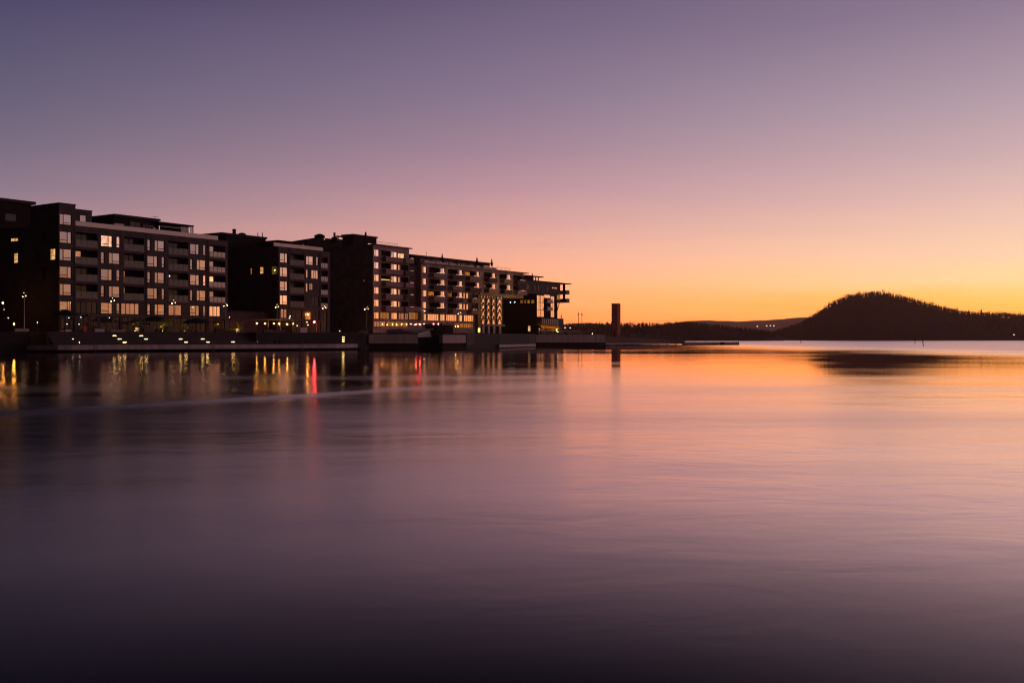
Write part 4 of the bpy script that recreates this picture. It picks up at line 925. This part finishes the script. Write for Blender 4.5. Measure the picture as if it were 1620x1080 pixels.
# sea marks
for (x, y0, y1, D, lean, lb) in ((1267,539.6,543.2,450,0,'thin dark stake in the water left of the wooded hill'),(1447.5,539.5,544.5,400,0,'short dark stake in the water before the hill, left of the leaning one'),(1460.5,539.8,547.5,300,.18,'leaning dark stake in the water before the hill')):
    q = gx(x, D); rt = thing('mooring_stake', lb, 'stake', (*q,0))
    m = MB(); m.tube((q[0]+lean*1.5,q[1],-1),(q[0]-lean,q[1],zat(y0,D)+.15), .13, .1, 6); m.build('stake', M['black'], rt)
    m = MB(); m.lathe((q[0]-lean,q[1],zat(y0,D)+.12), [(.16,0),(.16,.25),(.05,.35)], 6); m.build('cap', M['black'], rt)
for x in (434.5, 442.5):
    t = t_at(x, .4); q = Lp(t,.5,1.2); rt = thing('mooring_bollard', 'dark bollard on the lower landing edge below the amber lamps', 'bollard', q, 'bollards on the lower landing')
    m = MB(); m.lathe(q, [(.16,0),(.14,.5),(.22,.55),(.22,.7),(.1,.78)], 8); m.build('post', M['black'], rt)
    m = MB(); lbox(m, t-.25, t+.25, .35, .65, 1.203-.0, 1.23); m.build('base_plate', M['dmetal'], rt)

# ------------------------------------------------------------------ hills and woods
def lerp(tab, x):
    if x <= tab[0][0]: return tab[0][1]
    for (a, b), (c, d) in zip(tab, tab[1:]):
        if x <= c: return b + (d-b)*(x-a)/(c-a)
    return tab[-1][1]
def hill(name, tab, Ds, wid, x0, x1, step, cut, mat, rough=1.0, seed=1):
    """terrain: shore at distance Ds, ridge Ds+wid, falling behind; returns height function"""
    rn = random.Random(seed); m = MB(); xs = [x0+(x1-x0)*i/step for i in range(step+1)]; ks = [0,.08,.2,.35,.5,.68,.85,1.0,1.3,1.8]
    b0 = {}
    def hgt(x, k):
        Dr = Ds+wid; hr = max(.6, zat(lerp(tab,x), Dr) - cut)
        if k <= 1: return hr*math.sin(k*math.pi/2)**.9
        return hr*max(0, 1-(k-1)*1.1)
    for i, x in enumerate(xs):
        for j, k in enumerate(ks):
            D = Ds+wid*k; p = gx(x, D); z = hgt(x,k)
            z += rn.uniform(-1,1)*rough if 0 < j < len(ks)-1 else 0
            if j == 0 or j == len(ks)-1: z = -.5
            m.v.append((p[0],p[1],z))
    n = len(ks)
    for i in range(len(xs)-1):
        for j in range(n-1): m.f.append((i*n+j,(i+1)*n+j,(i+1)*n+j+1,i*n+j+1))
    o = m.build(name, mat, smooth=True); o['kind'] = 'structure'; return hgt
def spruce(m, p, h, rn):
    w = h*rn.uniform(.16,.24); n = 5
    for k in range(n):
        z = p[2]+h*(.12+.78*k/n); r = w*(1-k/n*.85)*rn.uniform(.75,1.2); zz = z+h*.3; a0 = rn.uniform(0,6)
        for q in range(4):
            a = a0+q*1.57+rn.uniform(-.3,.3); m.quad((p[0]+math.cos(a)*r,p[1]+math.sin(a)*r,z-h*.04*rn.random()),(p[0]+math.cos(a+1.3)*r*.9,p[1]+math.sin(a+1.3)*r*.9,z),(p[0],p[1],min(zz,p[2]+h)))
def broad(m, p, h, rn, n=34):
    w = h*rn.uniform(.26,.4); s = h*.085
    for k in range(n):
        a = rn.uniform(0,6.28); r = w*math.sqrt(rn.random()); z = p[2]+h*(.28+.7*rn.random()*(1-.35*(r/w)**2))
        m.leaf((p[0]+math.cos(a)*r,p[1]+math.sin(a)*r,z), s*rn.uniform(.7,1.4), rn)
def bare(m, p, h, rn):
    for k in range(9):
        a = rn.uniform(0,6.28); r = h*.22*rn.random(); z0 = p[2]+h*rn.uniform(.25,.5)
        m.tube((p[0],p[1],z0),(p[0]+math.cos(a)*r,p[1]+math.sin(a)*r,p[2]+h*rn.uniform(.7,1.0)),.13,.04,3)
ISL = [(1150,532),(1190,527.5),(1225,522),(1248,515),(1268,508),(1282,500),(1294,492.5),(1308,482.5),(1322,473.5),(1338,467),(1358,462.5),(1378,460.5),(1392,460),(1405,462),(1422,465.5),(1440,470),(1461,476),(1480,481),(1500,485.5),(1520,490),(1535,492.5),(1560,493.5),(1590,494.5),(1620,495.5),(1700,497),(1850,500)]
MID = [(820,515),(930,514.5),(960,513.5),(1000,513.5),(1035,513.5),(1060,512.5),(1085,510.5),(1105,512.5),(1130,516),(1160,519),(1200,524),(1240,530)]
soil = mat_plain('wooded_slope', (.035,.03,.02), .95, .3, .05)
farw = mat_plain('far_wooded_hill', (.04,.035,.028), .95, .3, .01)
h1 = hill('island_hill', ISL, 1080, 70, 1150, 1850, 120, 5.0, soil, .8, 3)
h2 = hill('shore_hill', MID, 900, 60, 800, 1240, 60, 2.6, soil, .6, 4)
hill('far_hill', [(820,521),(870,515.5),(890,513),(930,510.8),(960,513.5),(1010,519),(1050,524)], 3000, 500, 780, 1060, 40, 0, farw, 1.5, 5)
hill('distant_hill', [(1020,517),(1060,512),(1095,507.3),(1130,507),(1165,508.6),(1200,507.2),(1225,505.6),(1262,502.6),(1300,501),(1400,506),(1650,512),(1900,514)], 3300, 600, 1020, 1900, 60, 0, farw, 1.5, 6)
def wood(name, hfun, Ds, wid, x0, x1, cnt, seed, label):
    rn = random.Random(seed); m = MB()
    for i in range(cnt):
        x = rn.uniform(x0, x1); k = rn.random()**.7*1.06 + .02; D = Ds+wid*k; z = hfun(x, min(k,1.0)); p = (*gx(x,D), z-.6)
        h = rn.uniform(3.2,6.2)
        t = rn.random()
        if t < .45: spruce(m, p, h*1.1, rn)
        else: broad(m, p, h, rn, 16)
    o = m.build(name, M['pine']); tag(o, label, 'wood', None, 'stuff'); return o
wood('forest', h1, 1080, 70, 1160, 1720, 3600, 11, 'dark mixed wood covering the island hill')
wood('forest', h2, 900, 60, 830, 1225, 1900, 12, 'dark low wood along the middle shore')
# skyline trees, one by one
rn = random.Random(21)
def ridge_tree(x, hfun, Dr, h, kind, group, label):
    z = hfun(x, 1.0); p = (*gx(x,Dr), z-.3)
    rt = thing('spruce_tree' if kind == 's' else ('bare_tree' if kind == 'b' else 'leafy_tree'), label, 'tree', p, group)
    m = MB(); m.tube(p, (p[0],p[1],p[2]+h*(.9 if kind != 'l' else .5)), .2, .06, 5); m.build('trunk', M['bark'], rt)
    m = MB(); {'s': spruce, 'b': bare}.get(kind, lambda a,b_,c,d: broad(a,b_,c,d,40))(m, p, h, rn); m.build('crown', M['pine'], rt)
kinds = {'s':'spruce','b':'bare leafless tree','l':'leafy tree'}
x = 1262.0
while x < 1622:
    top = 1375 < x < 1425; kd = 'b' if top and rn.random() < .75 else rn.choice('sslll')
    if x > 1565 and rn.random() < .5: kd = 'b'
    ridge_tree(x, h1, 1150, rn.uniform(5.0,7.9) * (1.0 if kd != 'b' else 1.1), kd, 'skyline %ss on the island hill' % kinds[kd], '%s on the skyline of the island hill' % kinds[kd])
    x += rn.uniform(2.8, 5.6)
ridge_tree(1552.5, h1, 1148, 9.6, 's', None, 'tallest lone spruce on the low right ridge of the island')
x = 926.0
while x < 1105:
    kd = rn.choice('slllb'); ridge_tree(x, h2, 960, rn.uniform(3.0,5.4)*(1.3 if 940 < x < 968 else 1), kd, 'skyline %ss on the middle shore' % kinds[kd], '%s on the skyline of the middle shore' % kinds[kd]); x += rn.uniform(4, 9)
# lights of far houses
for (x, y, D) in ((1213,515.3,2900),(1218.8,515,2900),(1224.3,515.2,2900),(1198,516,2900),(1209,531.2,1500),(1190,531.3,1500),(1221,533,1300),(1604,529.4,1070),(894,518.3,860),(902,518.6,860)):
    q = at(x, y, D); s_ = D*.00055; Dh = D
    lb_, gr_ = ('tiny lit house of the trio below the distant ridge', 'trio of lit houses below the distant ridge') if 1212 < x < 1226 and y < 520 else ('lone tiny lit house left of the trio below the distant ridge', None) if x == 1198 else ('tiny lit house at the waterline of the far shore left of the island', 'lit houses at the far waterline') if 1180 < x < 1230 else ('tiny lit house at the foot of the island at the right edge', None) if x > 1600 else ('tiny lit house on the shore just right of the orange awning', 'lit houses right of the awning')
    rt = thing('far_house', lb_, 'house', (q.x, q.y, q.z-s_*2), gr_)
    m = MB(); m.box(q.x-s_*2.2, q.x+s_*2.2, q.y, q.y+s_*4, q.z-s_*4, q.z+s_*1.2); m.build('wall', M['black'], rt)
    m = MB(); m.prism([(q.x-s_*2.3,q.y-.1),(q.x+s_*2.3,q.y-.1),(q.x+s_*2.3,q.y+s_*4),(q.x-s_*2.3,q.y+s_*4)], q.z+s_*1.21, [q.z+s_*1.3,q.z+s_*1.3,q.z+s_*2.2,q.z+s_*2.2]); m.build('roof', M['roof'], rt)
    m = MB(); m.box(q.x-s_, q.x+s_, q.y-.25, q.y-.02, q.z-s_*.8, q.z+s_*.8); m.build('window', M['far_l'], rt)

# ------------------------------------------------------------------ water
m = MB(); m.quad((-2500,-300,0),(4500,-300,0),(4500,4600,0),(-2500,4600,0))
wm, nt, out = newmat('sea_water')
tc = N(nt,'ShaderNodeTexCoord'); sp = N(nt,'ShaderNodeSeparateXYZ'); nt.links.new(tc.outputs['Object'], sp.inputs[0])
def noise(scale, sc3, detail=4, rough=.5, dist=0.0, rot=0.0):
    mp = N(nt,'ShaderNodeMapping'); mp.inputs['Scale'].default_value = sc3; mp.inputs['Rotation'].default_value = (0,0,rot); nt.links.new(tc.outputs['Object'], mp.inputs[0])
    n = N(nt,'ShaderNodeTexNoise'); n.inputs['Scale'].default_value = scale; n.inputs['Detail'].default_value = detail; n.inputs['Roughness'].default_value = rough; n.inputs['Distortion'].default_value = dist
    nt.links.new(mp.outputs[0], n.inputs['Vector']); return n.outputs['Fac']
def rng(src, a, b, c, d, smooth=False):
    r = N(nt,'ShaderNodeMapRange'); r.inputs[1].default_value=a; r.inputs[2].default_value=b; r.inputs[3].default_value=c; r.inputs[4].default_value=d
    if smooth: r.interpolation_type = 'SMOOTHSTEP'
    nt.links.new(src, r.inputs[0]); return r.outputs[0]
def mth(op, a, b):
    r = N(nt,'ShaderNodeMath', operation=op)
    for i, v in enumerate((a,b)):
        if hasattr(v,'links'): nt.links.new(v, r.inputs[i])
        else: r.inputs[i].default_value = v
    return r.outputs[0]
ruffle = noise(.02, (1,2.2,1), 3, .55, .6, .25)                # wide patches of ruffled and slick water
bands = noise(.05, (.35,2.0,1), 3, .5, .3, -.12)
off = mth('ADD', mth('ADD', rng(sp.outputs[0], 3, 22, 0, -.055, True), rng(sp.outputs[0], 35, 110, 0, .27, True)), rng(sp.outputs[1], 8, 70, .05, 0, True))               # breezier out in the open fjord
lee = rng(sp.outputs[1], 40, 95, 1, .72, True)                                      # the quay shelters the far water
lv = mth('ABSOLUTE', mth('SUBTRACT', sp.outputs[1], mth('ADD', mth('MULTIPLY', sp.outputs[0], 1.39), mth('ADD', rng(ruffle,.3,.7,-1.5,1.5), 51.8))), 0)
lane = mth('MULTIPLY', rng(lv, .2, 3.2, .10, 0, True), rng(sp.outputs[0], -8, -3, 1, 0, True))         # one long current line of ruffled water
off = mth('ADD', off, lane)
rgh = mth('ADD', mth('MULTIPLY', mth('ADD', rng(ruffle,.38,.62,.13,.20), mth('MULTIPLY', rng(bands,.42,.64,0,.06), rng(sp.outputs[1], 45, 85, 1, .05, True))), lee), off)
rip = noise(.42, (1,1.7,1), 3, .5, .9, .2); rip2 = noise(1.4, (1,1.6,1), 2, .5, .3, -.15); swell = noise(.15, (1,1.6,1), 2, .5, .6, .1)
patch = rng(noise(.06, (1,1.6,1), 3, .6, .5, .3), .38, .62, .35, 1.9)                    # wind patches: crisp ripples here, glassy there
hgt = mth('ADD', mth('MULTIPLY', mth('ADD', mth('MULTIPLY', rip, .055), mth('MULTIPLY', rip2, .016)), patch), mth('MULTIPLY', swell, .17))
bmp = N(nt,'ShaderNodeBump'); bmp.inputs['Strength'].default_value = .21; bmp.inputs['Distance'].default_value = 1.0
hgt = mth('MULTIPLY', hgt, mth('MULTIPLY', rng(sp.outputs[1], 24, 70, 1, .05, True), rng(sp.outputs[1], 6, 15, .35, 1, True))); nt.links.new(hgt, bmp.inputs['Height'])
fr = N(nt,'ShaderNodeFresnel'); fr.inputs['IOR'].default_value = 1.33
cr = N(nt,'ShaderNodeValToRGB'); e = cr.color_ramp.elements
e[0].position=.0; e[0].color=(.02,.02,.02,1); e[1].position=1.0; e[1].color=(1,1,1,1)
for p_, v_ in ((.14,.06),(.19,.24),(.24,.42),(.31,.76),(.39,1.0),(.5,1.0)):
    k_ = cr.color_ramp.elements.new(p_); k_.color=(v_,v_,v_,1)
nt.links.new(fr.outputs[0], cr.inputs[0])
gl = N(nt,'ShaderNodeBsdfGlossy'); gl.distribution = 'BECKMANN'; gl.inputs['Color'].default_value=(1.0,.87,.83,1); nt.links.new(rgh, gl.inputs['Roughness']); nt.links.new(bmp.outputs[0], gl.inputs['Normal'])
df = N(nt,'ShaderNodeBsdfDiffuse'); df.inputs[0].default_value=(.006,.008,.026,1)
mx = N(nt,'ShaderNodeMixShader'); left_dim = rng(mth('ADD', sp.outputs[0], rng(ruffle,.3,.7,-3,3)), -13, 7, .20, .94, True)      # near left foreground darkening, put into the water's reflectivity
left_dim = mth('MAXIMUM', left_dim, rng(sp.outputs[1], 24, 50, 0, .95, True)); rf = mth('MULTIPLY', cr.outputs[0], left_dim); nt.links.new(rf, mx.inputs[0]); nt.links.new(df.outputs[0], mx.inputs[1]); nt.links.new(gl.outputs[0], mx.inputs[2]); nt.links.new(mx.outputs[0], out.inputs[0])
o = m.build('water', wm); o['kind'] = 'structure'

# ------------------------------------------------------------------ haze
HAZE = True; HZ = 1.3e-4
if HAZE:
    m = MB(); m.box(-2600,4600,-400,4700,-2,95); hm, nt, out = newmat('thin_haze')
    pv = N(nt,'ShaderNodeVolumePrincipled'); pv.inputs['Color'].default_value=(1.0,.6,.5,1); pv.inputs['Density'].default_value=HZ; pv.inputs['Anisotropy'].default_value=.7
    nt.links.new(pv.outputs[0], out.inputs['Volume']); o = m.build('haze', hm); tag(o, None, None, None, 'stuff'); o['label'] = 'thin dusk haze over the fjord'

# ------------------------------------------------------------------ sky (dusk gradient by direction over a low-sun sky)
w = bpy.data.worlds.new('World'); bpy.context.scene.world = w; w.use_nodes = True; nt = w.node_tree; nt.nodes.clear()
out = nt.nodes.new('ShaderNodeOutputWorld'); bg = N(nt,'ShaderNodeBackground'); bg.inputs[1].default_value = 1.0
tc = N(nt,'ShaderNodeTexCoord'); sp = N(nt,'ShaderNodeSeparateXYZ'); nt.links.new(tc.outputs['Generated'], sp.inputs[0])
h2_ = mth('ADD', mth('MULTIPLY', sp.outputs[0], sp.outputs[0]), mth('MULTIPLY', sp.outputs[1], sp.outputs[1]))
hl = mth('MAXIMUM', mth('SQRT', h2_, 0), .001)
tt = mth('DIVIDE', sp.outputs[2], hl)
az = mth('MULTIPLY', mth('ARCTAN2', sp.outputs[0], sp.outputs[1]), 180/math.pi)
# faint long cloud streaks near the horizon
cmb = N(nt,'ShaderNodeCombineXYZ'); nt.links.new(mth('MULTIPLY', az, .035), cmb.inputs[0]); nt.links.new(mth('MULTIPLY', tt, 26.0), cmb.inputs[1])
cn_ = N(nt,'ShaderNodeTexNoise'); cn_.inputs['Scale'].default_value=1.6; cn_.inputs['Detail'].default_value=4; cn_.inputs['Roughness'].default_value=.5; nt.links.new(cmb.outputs[0], cn_.inputs['Vector'])
streak = rng(cn_.outputs['Fac'], .35, .7, -.010, .010)
streak = mth('MULTIPLY', streak, rng(tt, .03, .17, .75, .06, True))
tpos = mth('MULTIPLY', mth('MAXIMUM', mth('ADD', tt, streak), 0.0), .5)            # ramp position = t/2
def ramp(stops):
    r = N(nt,'ShaderNodeValToRGB'); el = r.color_ramp.elements; r.color_ramp.interpolation = 'LINEAR'
    st = sorted(stops)
    el[0].position = st[0][0]*.5; el[0].color = srgb(*st[0][1]); el[1].position = min(1,st[-1][0]*.5); el[1].color = srgb(*st[-1][1])
    for t, c in st[1:-1]: k = el.new(t*.5); k.color = srgb(*c)
    nt.links.new(tpos, r.inputs[0]); return r.outputs[0]
L_ = ramp([(0,(235,140,95)),(.035,(222,148,122)),(.07,(196,142,138)),(.105,(166,132,143)),(.1345,(140,121,138)),(.175,(119,107,128)),(.217,(102,96,120)),(.304,(77,72,105)),(.36,(40,39,66)),(.45,(18,18,34)),(1.6,(8,8,18))])
C_ = ramp([(0,(255,148,74)),(.02,(255,160,88)),(.0335,(255,171,105)),(.055,(255,178,130)),(.084,(242,174,152)),(.115,(216,161,155)),(.148,(191,147,157)),(.19,(162,132,149)),(.243,(136,118,142)),(.34,(106,92,122)),(.41,(56,50,76)),(.55,(24,22,40)),(1.6,(10,10,20))])
R_ = ramp([(0,(255,172,66)),(.018,(255,190,82)),(.030,(255,203,98)),(.053,(255,219,154)),(.0755,(255,212,173)),(.10,(244,201,177)),(.132,(226,187,179)),(.17,(203,171,174)),(.217,(179,156,168)),(.304,(140,121,145)),(.42,(118,100,122)),(.65,(80,68,88)),(1.6,(20,19,34))])
S_ = ramp([(0,(255,150,85)),(.03,(250,168,118)),(.07,(236,172,148)),(.12,(214,170,176)),(.2,(176,146,164)),(.304,(132,112,138)),(.5,(84,74,98)),(1.6,(24,22,38))])
B_ = ramp([(0,(16,13,18)),(.1,(15,13,20)),(.4,(12,12,20)),(1.6,(7,7,14))])
def mixc(f, a, b):
    m_ = N(nt,'ShaderNodeMix', data_type='RGBA'); nt.links.new(f, m_.inputs[0]); nt.links.new(a, m_.inputs[6]); nt.links.new(b, m_.inputs[7]); return m_.outputs[2]
c = mixc(rng(az, -27, 0, 0, 1), L_, C_)
c = mixc(rng(az, 0, 27, 0, 1), c, R_)
sg = N(nt,'ShaderNodeVectorMath', operation='SCALE'); sg.inputs['Scale'].default_value = 2.1; nt.links.new(S_, sg.inputs[0]); S_ = sg.outputs[0]      # the glow past the right edge of the view
c = mixc(rng(az, 45, 85, 0, 1, True), c, S_)
c = mixc(rng(az, 106, 128, 0, 1, True), c, B_)
c = mixc(rng(az, -40, -85, 0, 1, True), c, B_)
sky = N(nt,'ShaderNodeTexSky'); sky.sky_type = 'NISHITA'; sky.sun_disc = False; sky.sun_elevation = rad(-2); sky.sun_rotation = rad(55)
sc = N(nt,'ShaderNodeVectorMath', operation='SCALE'); sc.inputs['Scale'].default_value = .02; nt.links.new(sky.outputs[0], sc.inputs[0])
ad = N(nt,'ShaderNodeVectorMath', operation='ADD'); nt.links.new(c, ad.inputs[0]); nt.links.new(sc.outputs[0], ad.inputs[1])
pl_ = mth('MINIMUM', mth('DIVIDE', 92.0, mth('MAXIMUM', tt, .005)), 4500.0)          # air path above the camera; the sky lies beyond it
gain = mth('EXPONENT', mth('MULTIPLY', pl_, HZ*.85), 0)
nt.links.new(gain, bg.inputs[1]); hot = mth('MULTIPLY', rng(tt, .085, .035, 0, .5, True), mth('MULTIPLY', rng(az, -16, 10, 0, 1, True), rng(az, 55, 85, 1, 0, True)))           # the afterglow's red is far over the exposure
hv = N(nt,'ShaderNodeCombineXYZ'); nt.links.new(mth('ADD', hot, 1.0), hv.inputs[0]); hv.inputs[1].default_value = 1; hv.inputs[2].default_value = 1
mu_ = N(nt,'ShaderNodeVectorMath', operation='MULTIPLY'); nt.links.new(ad.outputs[0], mu_.inputs[0]); nt.links.new(hv.outputs[0], mu_.inputs[1])
nt.links.new(mu_.outputs[0], bg.inputs[0]); nt.links.new(bg.outputs[0], out.inputs[0])

# ------------------------------------------------------------------ camera and render
cam = bpy.data.cameras.new('camera'); cam.lens = 35; cam.sensor_width = 36; cam.clip_end = 20000; cam.clip_start = .1; cam.shift_y = -5/1620
co = bpy.data.objects.new('camera', cam); C.objects.link(co); co.location = (0,0,CAMZ); co.rotation_euler = (rad(90),0,0)
s = bpy.context.scene; s.camera = co
s.view_settings.view_transform = 'Standard'; s.view_settings.look = 'None'; s.view_settings.exposure = 0; s.view_settings.gamma = 1
cy = s.cycles; cy.filter_width = 1.15; cy.use_denoising = True; cy.max_bounces = 6; cy.diffuse_bounces = 2; cy.glossy_bounces = 3; cy.transparent_max_bounces = 6; cy.volume_bounces = 0
cy.sample_clamp_indirect = 4; cy.caustics_reflective = True
